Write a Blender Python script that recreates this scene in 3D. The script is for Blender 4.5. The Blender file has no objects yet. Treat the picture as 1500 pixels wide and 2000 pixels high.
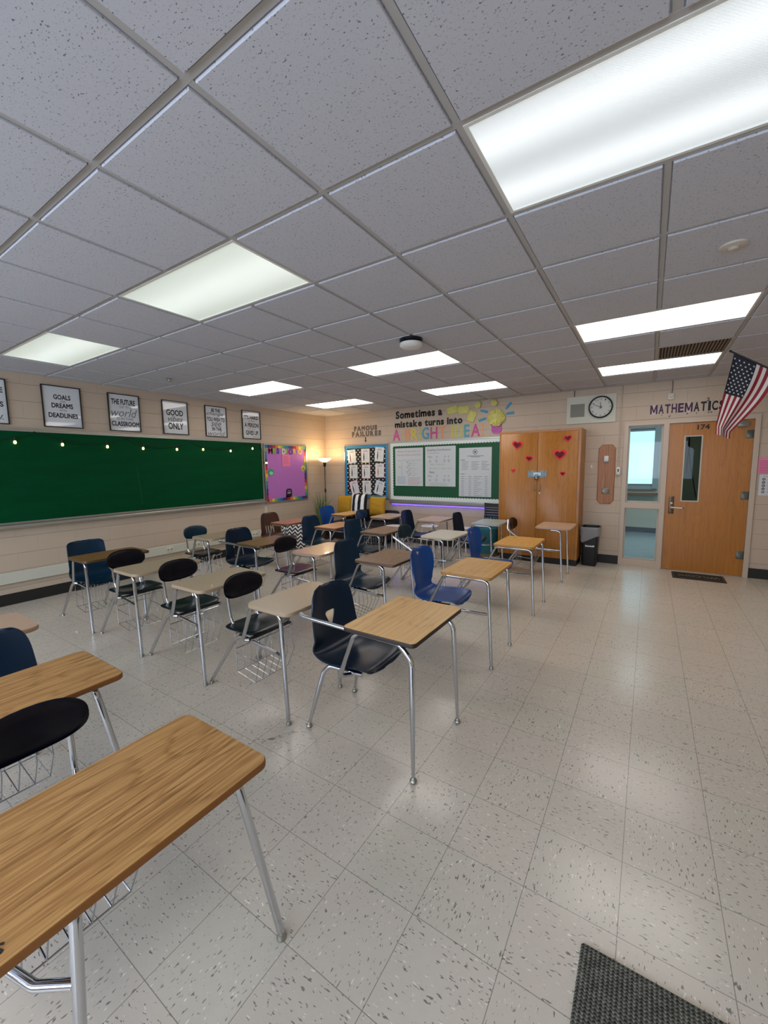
import bpy, bmesh, math, random
from mathutils import Vector, Matrix
random.seed(7)
PI = math.pi
scene = bpy.context.scene
COL = scene.collection

# ------------------------------------------------------------------ camera, world, lights, exposure
cam_d = bpy.data.cameras.new('camera')
cam = bpy.data.objects.new('camera', cam_d); COL.objects.link(cam)
scene.camera = cam
CAM_H = 1.573
cam_d.sensor_fit = 'HORIZONTAL'; cam_d.sensor_width = 36.0
cam_d.lens = 36.0 * 792.47 / 1500.0
cam_d.clip_start = 0.02
yaw, pitch, roll = -0.57774, -0.11221, -0.01384
fw = Vector((math.sin(yaw) * math.cos(pitch), math.cos(yaw) * math.cos(pitch), math.sin(pitch)))
rt0 = Vector((math.cos(yaw), -math.sin(yaw), 0)); up0 = rt0.cross(fw)
rt = rt0 * math.cos(roll) + up0 * math.sin(roll); up = up0 * math.cos(roll) - rt0 * math.sin(roll)
cam.matrix_world = Matrix(((rt.x, up.x, -fw.x, 0), (rt.y, up.y, -fw.y, 0), (rt.z, up.z, -fw.z, CAM_H), (0, 0, 0, 1)))

SKY = 1.25          # brightness of the sky seen through the corridor window
DAY = 46.0         # daylight through each classroom window behind the viewer (W)
LENS = 4.6         # brightness of the lit ceiling lenses
world = bpy.data.worlds.new('sky'); scene.world = world
world.use_nodes = True
wbg = world.node_tree.nodes['Background']
wbg.inputs['Color'].default_value = (0.36, 0.62, 0.74, 1); wbg.inputs['Strength'].default_value = SKY
vs = scene.view_settings
scene.display_settings.display_device = 'sRGB'
vs.view_transform = 'Standard'; vs.look = 'None'; vs.exposure = 0.55; vs.gamma = 1.0
vs.use_curve_mapping = False
scene.cycles.max_bounces = 8
scene.cycles.diffuse_bounces = 5
scene.cycles.glossy_bounces = 4
scene.cycles.transmission_bounces = 6
scene.cycles.sample_clamp_indirect = 6.0
scene.cycles.caustics_reflective = False
scene.cycles.caustics_refractive = False
scene.cycles.use_denoising = True

# room numbers (metres)
XL, XR, YB, YF, ZC = -6.27, 1.75, 7.2, -3.0, 2.725
GX, GY, GT = -1.8256, 0.8179, 0.6096      # ceiling grid

# ------------------------------------------------------------------ material helpers
def lin(h):
    h = h.lstrip('#'); o = []
    for k in (0, 2, 4):
        c = int(h[k:k + 2], 16) / 255.0
        o.append(c / 12.92 if c <= 0.04045 else ((c + 0.055) / 1.055) ** 2.4)
    return (o[0], o[1], o[2], 1.0)
def rgba(c):
    if isinstance(c, str): return lin(c)
    return (c[0], c[1], c[2], 1.0)

class G:
    """small node graph writer"""
    def __init__(s, name):
        s.m = bpy.data.materials.new(name); s.m.use_nodes = True
        s.t = s.m.node_tree; s.b = s.t.nodes['Principled BSDF']; s.out = s.t.nodes['Material Output']
    def n(s, typ, ins=None, **at):
        nd = s.t.nodes.new('ShaderNode' + typ)
        for k, v in at.items(): setattr(nd, k, v)
        for k, v in (ins or {}).items(): s.put(nd.inputs[k], v)
        return nd
    def put(s, sock, v):
        if hasattr(v, 'links') or isinstance(v, bpy.types.NodeSocket): s.t.links.new(v, sock)
        else: sock.default_value = v
    def set(s, **kw):
        for k, v in kw.items(): s.put(s.b.inputs[k.replace('_', ' ')], v)
    def math(s, op, a, b=None, c=None, clamp=False):
        nd = s.t.nodes.new('ShaderNodeMath'); nd.operation = op; nd.use_clamp = clamp
        s.put(nd.inputs[0], a)
        if b is not None: s.put(nd.inputs[1], b)
        if c is not None: s.put(nd.inputs[2], c)
        return nd.outputs[0]
    def obj(s): return s.n('TexCoord').outputs['Object']
    def map(s, vec, scale=(1, 1, 1), loc=(0, 0, 0), rot=(0, 0, 0)):
        return s.n('Mapping', {'Vector': vec, 'Scale': scale, 'Location': loc, 'Rotation': rot}).outputs[0]
    def noise(s, vec, scale, detail=3.0, rough=0.5, out='Fac'):
        return s.n('TexNoise', {'Vector': vec, 'Scale': scale, 'Detail': detail, 'Roughness': rough}).outputs[out]
    def ramp(s, fac, stops):
        nd = s.n('ValToRGB', {'Fac': fac}); el = nd.color_ramp.elements
        while len(el) > 1: el.remove(el[-1])
        el[0].position = stops[0][0]; el[0].color = rgba(stops[0][1])
        for p, c in stops[1:]:
            e = el.new(p); e.color = rgba(c)
        return nd.outputs[0]
    def mix(s, fac, a, b, blend='MIX'):
        nd = s.t.nodes.new('ShaderNodeMix'); nd.data_type = 'RGBA'; nd.blend_type = blend
        s.put(nd.inputs[0], fac)
        s.put(nd.inputs[6], rgba(a) if isinstance(a, (str, tuple)) else a)
        s.put(nd.inputs[7], rgba(b) if isinstance(b, (str, tuple)) else b)
        return nd.outputs[2]
    def sep(s, v): return s.n('SeparateXYZ', {'Vector': v}).outputs
    def comb(s, x, y, z): return s.n('CombineXYZ', {'X': x, 'Y': y, 'Z': z}).outputs[0]
    def bump(s, h, strength=0.2, dist=0.01):
        s.t.links.new(s.n('Bump', {'Height': h, 'Strength': strength, 'Distance': dist}).outputs[0], s.b.inputs['Normal'])

_mc = {}
def simple(c, rough=0.5, metal=0.0, spec=0.5, coat=0.0, name=None, vary=0.0, vscale=40):
    key = (c, rough, metal, spec, coat, name, vary)
    if key in _mc: return _mc[key]
    g = G(name or ('paint ' + str(c)))
    g.set(Roughness=rough, Metallic=metal, Specular_IOR_Level=spec, Coat_Weight=coat)
    if vary:
        f = g.noise(g.obj(), vscale, 4)
        a = rgba(c); lo = tuple(x * (1 - vary) for x in a[:3]); hi = tuple(min(1, x * (1 + vary)) for x in a[:3])
        g.set(Base_Color=g.ramp(f, [(0.3, lo), (0.7, hi)]))
    else:
        g.set(Base_Color=rgba(c))
    _mc[key] = g.m
    return g.m

def wood(name, light, mid, dark, axis='Y', rough=0.35, sc=1.0, coat=0.0):
    g = G(name); o = g.obj()
    rnd = g.n('ObjectInfo').outputs['Random']
    o = g.n('VectorMath', {0: o, 1: g.comb(g.math('MULTIPLY', rnd, 3.0), g.math('MULTIPLY', rnd, 1.7), 0.0)}, operation='ADD').outputs[0]
    def st(al, ac): return tuple(v * sc for v in {'X': (al, ac, ac), 'Y': (ac, al, ac), 'Z': (ac, ac, al)}[axis])
    warp = g.noise(g.map(o, st(.8, 4.2)), 1.0, 2, .5)                 # cathedral figure
    streak = g.noise(g.map(o, st(1.3, 110)), 1.0, 3, .55)
    fine = g.noise(g.map(o, st(6, 330)), 1.0, 2, .6)                  # pores
    ring = g.math('ABSOLUTE', g.math('SUBTRACT', g.math('FRACT', g.math('ADD', g.math('MULTIPLY', warp, 17.0), g.math('MULTIPLY', streak, .8))), .5))
    ring = g.n('MapRange', {0: ring, 1: .0, 2: .16}).outputs[0]           # thin darker growth lines
    v = g.math('ADD', g.math('MULTIPLY', ring, .14), g.math('ADD', g.math('MULTIPLY', streak, .72), g.math('MULTIPLY', fine, .55)))
    g.set(Base_Color=g.ramp(v, [(.50, dark), (.70, mid), (.90, light)]), Roughness=rough, Coat_Weight=coat, Coat_Roughness=.15)
    return g.m

def speckled(name, base, dark, light, rough=0.3):
    g = G(name); o = g.obj()
    a = g.noise(o, 220, 2, .7); b = g.noise(o, 9, 3, .6)
    c = g.ramp(a, [(.32, dark), (.44, base), (.6, base), (.7, light)])
    g.set(Base_Color=g.mix(g.math('MULTIPLY', b, .25), c, base), Roughness=rough, Coat_Weight=.15)
    return g.m

def emission(name, c, strength):
    g = G(name)
    g.set(Base_Color=rgba(c), Emission_Color=rgba(c), Emission_Strength=strength, Roughness=.6)
    return g.m

# ------------------------------------------------------------------ mesh builder
class B:
    def __init__(s): s.v = []; s.f = []; s.mi = []; s.mats = []; s.cur = 0
    def use(s, m):
        if m not in s.mats: s.mats.append(m)
        s.cur = s.mats.index(m); return s
    def add(s, vs, fs):
        o = len(s.v); s.v += [tuple(p) for p in vs]
        for f in fs: s.f.append(tuple(i + o for i in f)); s.mi.append(s.cur)
        return s
    def box(s, x0, x1, y0, y1, z0, z1):
        x0, x1 = sorted((x0, x1)); y0, y1 = sorted((y0, y1)); z0, z1 = sorted((z0, z1))
        return s.add([(x0, y0, z0), (x1, y0, z0), (x1, y1, z0), (x0, y1, z0), (x0, y0, z1), (x1, y0, z1), (x1, y1, z1), (x0, y1, z1)],
                     [(0, 3, 2, 1), (4, 5, 6, 7), (0, 1, 5, 4), (1, 2, 6, 5), (2, 3, 7, 6), (3, 0, 4, 7)])
    def rings(s, rings, cap0=True, cap1=True, closed=True):
        n = len(rings[0]); vs = [p for r in rings for p in r]; fs = []
        for k in range(len(rings) - 1):
            for j in range(n if closed else n - 1):
                a = k * n + j; b = k * n + (j + 1) % n
                fs.append((a, b, b + n, a + n))
        if cap0: fs.append(tuple(range(n))[::-1])
        if cap1: fs.append(tuple((len(rings) - 1) * n + j for j in range(n)))
        return s.add(vs, fs)
    def tube(s, pts, r, n=10, rad=None, fil=0.0):
        pts = [Vector(p) for p in pts]
        if fil: pts = fillet(pts, fil)
        m = len(pts)
        T = []
        for i in range(m):
            d = (pts[min(i + 1, m - 1)] - pts[max(i - 1, 0)])
            T.append(d.normalized() if d.length > 1e-9 else Vector((0, 0, 1)))
        ref = Vector((0, 0, 1)) if abs(T[0].z) < .9 else Vector((1, 0, 0))
        u = T[0].cross(ref).normalized(); R = []
        for i in range(m):
            u = (u - T[i] * u.dot(T[i]))
            u = u.normalized() if u.length > 1e-6 else T[i].orthogonal().normalized()
            w = T[i].cross(u); rr = rad[i] if rad else r
            R.append([pts[i] + (u * math.cos(2 * PI * k / n) + w * math.sin(2 * PI * k / n)) * rr for k in range(n)])
        return s.rings(R)
    def lathe(s, prof, n=24, c=(0, 0, 0), cap=True):
        R = [[(c[0] + r * math.cos(2 * PI * k / n), c[1] + r * math.sin(2 * PI * k / n), c[2] + z) for k in range(n)] for r, z in prof]
        return s.rings(R, cap, cap)
    def prism(s, poly, d0, d1, plane='xz'):
        """poly of 2d points, extruded along the third axis from d0 to d1"""
        def P(a, b, d):
            return {'xz': (a, d, b), 'xy': (a, b, d), 'yz': (d, a, b)}[plane]
        return s.rings([[P(a, b, d0) for a, b in poly], [P(a, b, d1) for a, b in poly]])
    def grid(s, fn, nu, nv):
        vs = [fn(i / nu, j / nv) for j in range(nv + 1) for i in range(nu + 1)]
        w = nu + 1
        return s.add(vs, [(j * w + i, j * w + i + 1, (j + 1) * w + i + 1, (j + 1) * w + i) for j in range(nv) for i in range(nu)])
    def ball(s, c, r, n=12, m=8, sq=(1, 1, 1)):
        prof = []
        R = []
        for k in range(m + 1):
            a = -PI / 2 + PI * k / m
            rr = max(math.cos(a), 0.02) * r
            R.append([(c[0] + rr * math.cos(2 * PI * j / n) * sq[0], c[1] + rr * math.sin(2 * PI * j / n) * sq[1], c[2] + r * math.sin(a) * sq[2]) for j in range(n)])
        return s.rings(R)
    def text(s, body, x0, x1, z0, z1, y=0.0, off=0.0, shear=0.0, depth=0.0012, keep=False, align='C', rot=0.0):
        """writing in the xz plane facing -y, fitted to the box"""
        vs, fs = glyphs(body, off, shear)
        if not vs: return s
        ax = min(p[0] for p in vs); bx = max(p[0] for p in vs); az = min(p[1] for p in vs); bz = max(p[1] for p in vs)
        sx = (x1 - x0) / max(bx - ax, 1e-6); sz = (z1 - z0) / max(bz - az, 1e-6)
        dx = 0.0
        if keep:
            k = min(sx, sz)
            if align == 'C': dx = ((x1 - x0) - (bx - ax) * k) / 2
            elif align == 'R': dx = (x1 - x0) - (bx - ax) * k
            sx = k; sz = k
        pts = [(x0 + dx + (p[0] - ax) * sx, z0 + (p[1] - az) * sz, p[2]) for p in vs]
        if rot:
            cx, cz = (x0 + x1) / 2, (z0 + z1) / 2; c, q = math.cos(rot), math.sin(rot)
            pts = [(cx + (a - cx) * c - (b - cz) * q, cz + (a - cx) * q + (b - cz) * c, d) for a, b, d in pts]
        return s.add([(a, y - depth * (d + 1) / 2, b) for a, b, d in pts], fs)
    def build(s, name, mat=None, parent=None, smooth=40, loc=None, mods=None):
        me = bpy.data.meshes.new(name)
        me.from_pydata(s.v, [], s.f)
        mats = s.mats if s.mats else [mat]
        for m in mats: me.materials.append(m)
        if len(mats) > 1:
            me.polygons.foreach_set('material_index', s.mi)
        finish(me, smooth)
        return link(name, me, parent, loc)

def finish(me, smooth=40):
    bm = bmesh.new(); bm.from_mesh(me)
    bmesh.ops.recalc_face_normals(bm, faces=bm.faces)
    if smooth:
        lim = math.radians(smooth)
        for f in bm.faces: f.smooth = True
        for e in bm.edges:
            if len(e.link_faces) == 2:
                try: e.smooth = e.calc_face_angle() < lim
                except ValueError: e.smooth = False
    bm.to_mesh(me); bm.free(); me.update()

def link(name, me, parent=None, loc=None):
    o = bpy.data.objects.new(name, me); COL.objects.link(o)
    if parent: o.parent = parent
    if loc: o.location = loc
    return o

_gl = {}
def glyphs(body, off=0.0, shear=0.0):
    k = (body, off, shear)
    if k in _gl: return _gl[k]
    if off > 0 and any(c in body for c in 'MWmw'):      # pointed letters do not take an outline offset: thicken by overlaid copies
        v0, f0 = glyphs(body, 0.0, shear); vs, fs = [], []
        for dx, dy in ((-.7, -.7), (.7, -.7), (.7, .7), (-.7, .7)):
            n = len(vs); vs += [(x + dx * off, y + dy * off, z) for x, y, z in v0]; fs += [tuple(i + n for i in f) for f in f0]
        _gl[k] = (vs, fs); return _gl[k]
    cu = bpy.data.curves.new('g', 'FONT'); cu.body = body; cu.size = 1.0; cu.offset = off; cu.shear = shear
    cu.extrude = 1.0; cu.resolution_u = 3
    ob = bpy.data.objects.new('g', cu)
    me = bpy.data.meshes.new_from_object(ob)
    r = ([(v.co.x, v.co.y, v.co.z) for v in me.vertices], [tuple(p.vertices) for p in me.polygons])
    bpy.data.objects.remove(ob); bpy.data.curves.remove(cu); bpy.data.meshes.remove(me)
    _gl[k] = r
    return r

def fillet(pts, r, seg=5):
    out = [pts[0]]
    for i in range(1, len(pts) - 1):
        a, b, c = pts[i - 1], pts[i], pts[i + 1]
        d1 = (a - b); d2 = (c - b); l1, l2 = d1.length, d2.length
        d1.normalize(); d2.normalize()
        ang = d1.angle(d2)
        if ang > PI - .05: out.append(b); continue
        t = min(r / math.tan(ang / 2), l1 * .48, l2 * .48)
        p0 = b + d1 * t; p1 = b + d2 * t
        for k in range(seg + 1):
            q = k / seg
            out.append(p0 * (1 - q) ** 2 + b * 2 * q * (1 - q) + p1 * q * q)
    out.append(pts[-1])
    return out

def rrect(x0, x1, y0, y1, r, seg=5):
    P = []
    for cx, cy, a0 in ((x1 - r, y0 + r, -PI / 2), (x1 - r, y1 - r, 0), (x0 + r, y1 - r, PI / 2), (x0 + r, y0 + r, PI)):
        for k in range(seg + 1):
            a = a0 + PI / 2 * k / seg
            P.append((cx + r * math.cos(a), cy + r * math.sin(a)))
    return P

def slab(b, poly_fn, z0, z1, e):
    """horizontal slab with softened edges; poly_fn(inset) gives the outline"""
    R = []
    for ins, z in ((e, z0), (0.0, z0 + e), (0.0, z1 - e), (e * .35, z1 - e * .3), (e, z1)):
        R.append([(x, y, z) for x, y in poly_fn(ins)])
    return b.rings(R)

def soft(x0, x1, y0, y1, z0, z1, e=0.006):
    """box with chamfered edges (rounded in the xz plane)"""
    b = B(); R = []
    for ins, y in ((e, y0), (0, y0 + e), (0, y1)):
        R.append([(x, y, z) for x, z in rrect(x0 + ins, x1 - ins, z0 + ins, z1 - ins, max(e, .002), 2)])
    return b.rings(R)

# ------------------------------------------------------------------ scene helpers
def tag(o, label, cat, group=None, kind=None):
    if label: o['label'] = label
    if cat: o['category'] = cat
    if group: o['group'] = group
    if kind: o['kind'] = kind
    return o
def thing(name, label, cat, loc=(0, 0, 0), rz=0.0, group=None):
    o = bpy.data.objects.new(name, None); COL.objects.link(o)
    o.empty_display_size = .1; o.location = loc; o.rotation_euler = (0, 0, rz)
    return tag(o, label, cat, group)
def struct(o):
    o['kind'] = 'structure'; return o
LEFT = PI / 2            # rotation of things hung on the left wall
# ------------------------------------------------------------------ materials
def m_floor():
    g = G('vinyl composition tile'); o = g.obj(); x, y, _ = g.sep(o)
    u = g.math('DIVIDE', g.math('ADD', x, 1.537), .3048); v = g.math('DIVIDE', g.math('SUBTRACT', y, .4955), .3048)
    tx, ty = g.math('FLOOR', u), g.math('FLOOR', v)
    par = g.math('PINGPONG', g.math('ADD', tx, ty), 1.0)
    cell = g.comb(tx, ty, 0.0)
    wn = g.n('TexWhiteNoise', {'Vector': cell}, noise_dimensions='2D')
    shift = g.n('VectorMath', {0: wn.outputs['Color'], 1: (7, 7, 7)}, operation='MULTIPLY').outputs[0]
    oo = g.n('VectorMath', {0: o, 1: shift}, operation='ADD').outputs[0]
    n1 = g.noise(g.map(oo, (50, 150, 1)), 1.0, 1.5, .5); n2 = g.noise(g.map(oo, (150, 50, 1)), 1.0, 1.5, .5)
    sp = g.n('Mix', {0: par, 2: n1, 3: n2}).outputs[0]
    m1 = g.noise(g.map(oo, (46, 140, 1), (3.3, 1, 0)), 1.0, 1, .5); m2 = g.noise(g.map(oo, (140, 46, 1), (3.3, 1, 0)), 1.0, 1, .5)
    sp2 = g.n('Mix', {0: par, 2: m1, 3: m2}).outputs[0]
    base = g.ramp(wn.outputs['Value'], [(0, '#ccc4b5'), (.5, '#d0c7b9'), (1, '#ccc7b7')])
    cloud = g.noise(o, 26, 4, .65)
    base = g.mix(g.math('MULTIPLY', cloud, .45), base, '#bab3a5')
    dark = g.n('MapRange', {0: sp, 1: .645, 2: .69}).outputs[0]
    white = g.n('MapRange', {0: sp2, 1: .70, 2: .75}).outputs[0]
    c = g.mix(g.math('MULTIPLY', dark, .72), base, '#454a47')
    c = g.mix(g.math('MULTIPLY', white, .7), c, '#f3f1ea')
    fu, fv = g.math('FRACT', u), g.math('FRACT', v)
    du = g.math('SUBTRACT', .5, g.math('ABSOLUTE', g.math('SUBTRACT', fu, .5)))
    dv = g.math('SUBTRACT', .5, g.math('ABSOLUTE', g.math('SUBTRACT', fv, .5)))
    seam = g.math('LESS_THAN', g.math('MINIMUM', du, dv), .0042)
    c = g.mix(g.math('MULTIPLY', seam, .6), c, '#4c4640')
    # dark scuff marks by the front desk
    ox = g.math('ADD', x, 1.70); oy = g.math('SUBTRACT', y, 1.60)
    al = g.math('ADD', g.math('MULTIPLY', ox, -.5), g.math('MULTIPLY', oy, -.866)); ac = g.math('ADD', g.math('MULTIPLY', ox, -.866), g.math('MULTIPLY', oy, .5))
    band = g.math('MULTIPLY', g.math('LESS_THAN', g.math('ABSOLUTE', g.math('SUBTRACT', al, .10)), .12), g.n('MapRange', {0: g.math('ABSOLUTE', ac), 1: .018, 2: .004}).outputs[0])
    c = g.mix(g.math('MULTIPLY', g.math('MULTIPLY', band, g.n('MapRange', {0: g.noise(o, 30, 3, .6), 1: .45, 2: .62}).outputs[0]), .75), c, '#3a3733')
    wear = g.noise(o, 1.3, 3, .6)
    g.set(Base_Color=c, Roughness=g.n('MapRange', {0: wear, 3: .19, 4: .25}).outputs[0], Specular_IOR_Level=.5)
    g.bump(g.noise(o, 22, 2, .5), .02, .01)
    return g.m
def m_tile():
    g = G('fissured ceiling tile'); o = g.obj()
    a = g.noise(g.map(o, (105, 165, 80)), 1.0, 2.5, .6); b = g.noise(o, 260, 2, .6)
    c = g.mix(g.n('MapRange', {0: a, 1: .63, 2: .675}).outputs[0], '#c7c9d1', '#707279')
    c = g.mix(g.n('MapRange', {0: b, 1: .64, 2: .72}).outputs[0], c, '#94949a')
    g.set(Base_Color=c, Roughness=.9, Specular_IOR_Level=.15)
    g.bump(a, -.12, .003)
    return g.m
def m_block(axis, base='#c1b09b', joint='#a3937f'):
    g = G('painted concrete block ' + axis); x, y, z = g.sep(g.obj())
    row = g.math('DIVIDE', z, .2); u = g.math('ADD', g.math('DIVIDE', x if axis == 'x' else y, .4), g.math('MULTIPLY', g.math('PINGPONG', g.math('FLOOR', row), 1.0), .5))
    def edge(v, size, w):          # 1 in the joint, 0 on the block face
        d = g.math('MULTIPLY', g.math('SUBTRACT', .5, g.math('ABSOLUTE', g.math('SUBTRACT', g.math('FRACT', v), .5))), size)
        return g.n('MapRange', {0: d, 1: w, 2: w * .4, 3: 0.0, 4: 1.0}).outputs[0]
    jt = g.math('MAXIMUM', edge(row, .2, .0042), g.math('MULTIPLY', edge(u, .4, .0034), .38))
    pit = g.noise(g.obj(), 90, 4, .7); blot = g.noise(g.obj(), 3.5, 3, .5)
    c = g.mix(g.math('MULTIPLY', jt, .8), base, joint)
    c = g.mix(g.math('MULTIPLY', blot, .3), c, '#b3a090')
    g.set(Base_Color=c, Roughness=.55, Specular_IOR_Level=.35)
    g.bump(g.math('SUBTRACT', g.math('MULTIPLY', pit, .25), jt), .6, .005)
    return g.m
def m_chalk():
    g = G('green chalkboard'); o = g.obj()
    st = g.noise(g.map(o, (1.2, 1.2, 8)), 1.0, 4, .6)
    g.set(Base_Color=g.ramp(st, [(.35, '#004021'), (.75, '#004826')]), Roughness=.6, Specular_IOR_Level=.08)
    return g.m
def m_lens(name, col, s, tubes, tint):
    """acrylic diffuser lit from behind by fluorescent tubes"""
    g = G(name); x, y, _ = g.sep(g.obj())
    dots = g.math('MULTIPLY', g.math('SINE', g.math('MULTIPLY', x, 620.0)), g.math('SINE', g.math('MULTIPLY', y, 620.0)))
    st = g.math('POWER', g.math('ABSOLUTE', g.math('SINE', g.math('MULTIPLY', g.math('ADD', y, .305), PI * tubes / .61))), 2.0)
    wob = g.noise(g.map(g.obj(), (1.0, 9, 1)), 1.0, 2)
    e = g.math('ADD', g.math('MULTIPLY', st, .26), g.math('ADD', g.math('MULTIPLY', dots, .10), g.math('ADD', g.math('MULTIPLY', wob, .12), .70)))
    g.set(Base_Color=(.8, .82, .8, 1), Emission_Color=g.mix(st, tint, col), Emission_Strength=g.math('MULTIPLY', e, s), Roughness=.25)
    return g.m
def m_mat():
    g = G('ribbed charcoal matting'); x, y, _ = g.sep(g.obj())
    row = g.math('SINE', g.math('MULTIPLY', x, 2 * PI / .0125)); wv = g.math('SINE', g.math('ADD', g.math('MULTIPLY', y, 2 * PI / .010), g.math('MULTIPLY', row, 1.2)))
    h = g.math('ADD', g.math('MULTIPLY', row, .5), g.math('MULTIPLY', wv, .5))
    n = g.noise(g.obj(), 70, 3, .7)
    v = g.math('ADD', g.math('MULTIPLY', h, .35), n)
    g.set(Base_Color=g.ramp(v, [(.2, '#33332f'), (.55, '#62635b'), (.95, '#92938a')]), Roughness=.95, Specular_IOR_Level=.1)
    g.bump(h, .7, .004)
    return g.m
def m_chevron():
    g = G('chevron cloth'); x, y, z = g.sep(g.obj())
    zz = g.math('ADD', g.math('MULTIPLY', z, 14.0), g.math('MULTIPLY', g.math('PINGPONG', g.math('MULTIPLY', x, 14.0), .8), 1.0))
    f = g.math('GREATER_THAN', g.math('FRACT', zz), .5)
    g.set(Base_Color=g.mix(f, '#16181f', '#e4e2de'), Roughness=.85)
    return g.m
def m_stripe():
    g = G('black and white striped cloth'); x, y, z = g.sep(g.obj())
    f = g.math('GREATER_THAN', g.math('FRACT', g.math('ADD', g.math('DIVIDE', x, .15), .92)), .5)
    g.set(Base_Color=g.mix(f, '#0b0b0d', '#ececea'), Roughness=.85)
    g.bump(g.noise(g.obj(), 14, 2), .3, .02)
    return g.m
def m_dots():
    g = G('black paper with white dots'); x, _, z = g.sep(g.obj())
    u = g.math('DIVIDE', x, .098); row = g.math('DIVIDE', z, .049)
    par = g.math('PINGPONG', g.math('FLOOR', row), 1.0)
    uu = g.math('SUBTRACT', g.math('FRACT', g.math('ADD', u, g.math('MULTIPLY', par, .5))), .5); vv = g.math('SUBTRACT', g.math('FRACT', row), .5)
    d = g.math('ADD', g.math('POWER', g.math('MULTIPLY', uu, .098), 2.0), g.math('POWER', g.math('MULTIPLY', vv, .049), 2.0))
    g.set(Base_Color=g.mix(g.math('LESS_THAN', d, .0125 ** 2), '#0a0a0c', '#f2f2ee'), Roughness=.7)
    return g.m
def m_paper(name, c, bumpy=.4, sc=9):
    g = G(name)
    n = g.noise(g.obj(), sc, 4, .6)
    g.set(Base_Color=rgba(c), Roughness=.8, Specular_IOR_Level=.25)
    g.bump(n, bumpy, .01)
    return g.m
def m_glass(name='clear glass', tint=(1, 1, 1), gloss=.06):
    g = G(name)
    tr = g.n('BsdfTransparent', {'Color': rgba(tint)}); gl = g.n('BsdfGlossy', {'Roughness': .02})
    lw = g.n('LayerWeight', {'Blend': .25})
    mx = g.n('MixShader', {0: g.math('ADD', g.math('MULTIPLY', lw.outputs['Fresnel'], .22), gloss * .12), 1: tr.outputs[0], 2: gl.outputs[0]})
    g.t.links.new(mx.outputs[0], g.out.inputs['Surface'])
    return g.m

FLOOR, TILE, BLOCKX, BLOCKY = m_floor(), m_tile(), m_block('x'), m_block('y')
CHALK, MAT, CHEV, STRIPE, DOTS, GLASS = m_chalk(), m_mat(), m_chevron(), m_stripe(), m_dots(), m_glass()
LENS_LIT = m_lens('lit ceiling lens', '#fffaf4', LENS, 3, '#fff6ee')
LENS_DIM = m_lens('half lit ceiling lens', '#eaf5ec', .50, 1, '#d2dfd0')
LENS_BIG = m_lens('lit ceiling lens with tube glow', '#f2faff', .53, 2, '#d2dee4')
CHROME = simple('#c6c9ce', .10, 1.0, name='chrome')
WIRE = simple('#b5b8bc', .2, 1.0, name='wire')
STEEL = simple('#a8a89f', .4, 1.0, name='brushed steel')
ALU = simple('#b9b9b2', .38, .9, name='aluminium trim')
BLACK = simple('#060607', .35, name='black')
RUBBER = simple('#191715', .55, name='black vinyl base')
WHITE = simple('#e6e6e0', .45, name='white')
GRIDM = simple('#b6b5b3', .5, name='ceiling grid paint')
NAVY = simple('#0b2a3e', .3, spec=.25, name='navy plastic')
NAVYD = simple('#071f33', .28, spec=.28, name='dark navy plastic')
INK = simple('#02040f', .25, spec=.3, name='blue black plastic')
TEAL = simple('#052a38', .26, spec=.35, name='teal plastic')
TEALD = simple('#03161f', .22, spec=.4, name='dark teal plastic')
BLUE = simple('#00448c', .32, spec=.35, name='royal blue plastic')
BROWNP = simple('#4a2a1a', .42, name='brown plastic')
PLUM = simple('#1c1424', .25, spec=.4, name='dark plum plastic')
OAKDOOR = wood('oak veneer', '#b07222', '#a6691b', '#985c15', 'Z', .34, .8, .0)
OAKCAB = wood('oak cabinet veneer', '#ad7230', '#a16826', '#915a1c', 'Z', .36, .8, .0)
PLAQUE = wood('pine plaque', '#ab6c2e', '#945a22', '#6a3d16', 'Z', .4, .5, .0)
W_MED = wood('medium oak laminate', '#bd9258', '#a0743f', '#7a5427', 'Y', .34, 1.0, .1)
W_LIGHT = wood('light oak laminate', '#dfb26c', '#d2a25c', '#b3823f', 'Y', .36, .8)
W_WALNUT = wood('walnut laminate', '#94714f', '#7d5d40', '#5a4029', 'Y', .36, 1.0)
W_BROWN = wood('brown laminate', '#8f6c3e', '#7d5c32', '#5e4324', 'Y', .34, .8)
W_ORANGE = wood('orange oak laminate', '#b88760', '#a87650', '#8a5c3a', 'Y', .34, .8)
W_GOLD = wood('golden oak laminate', '#d8a85e', '#cb9a50', '#ae7d38', 'Y', .34, .8)
S_BEIGE = speckled('beige stone laminate', '#b9a688', '#a38f72', '#c8b89c')
S_PINK = speckled('pink beige laminate', '#c2a48a', '#ab8d74', '#d0b59d')
S_PALE = speckled('pale stone laminate', '#d3c8b4', '#b4a890', '#e4dccb', .22)
S_GREY = speckled('grey laminate', '#a9aca6', '#979b96', '#babdb7', .25)
EDGE_DARK = simple('#2a1c12', .5, name='dark edge band')

# ------------------------------------------------------------------ the room
def flat(name, x0, x1, y0, y1, z0, z1, mat):
    return struct(B().box(x0, x1, y0, y1, z0, z1).build(name, mat, smooth=0))
flat('floor', XL - .2, XR + .2, YF - .2, YB + .15, -.1, 0, FLOOR)
flat('wall_left', XL - .2, XL, YF - .2, YB + .15, 0, 2.9, BLOCKY)
flat('wall_right', XR, XR + .2, YF - .2, YB + .15, 0, 2.9, BLOCKY)
OX0, OX1, OZ = -.34, 1.19, 2.18
b = B().box(XL, OX0, YB, YB + .15, 0, 2.9).box(OX1, XR, YB, YB + .15, 0, 2.9).box(OX0, OX1, YB, YB + .15, OZ, 2.9)
struct(b.build('wall_back', BLOCKX, smooth=0))
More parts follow.
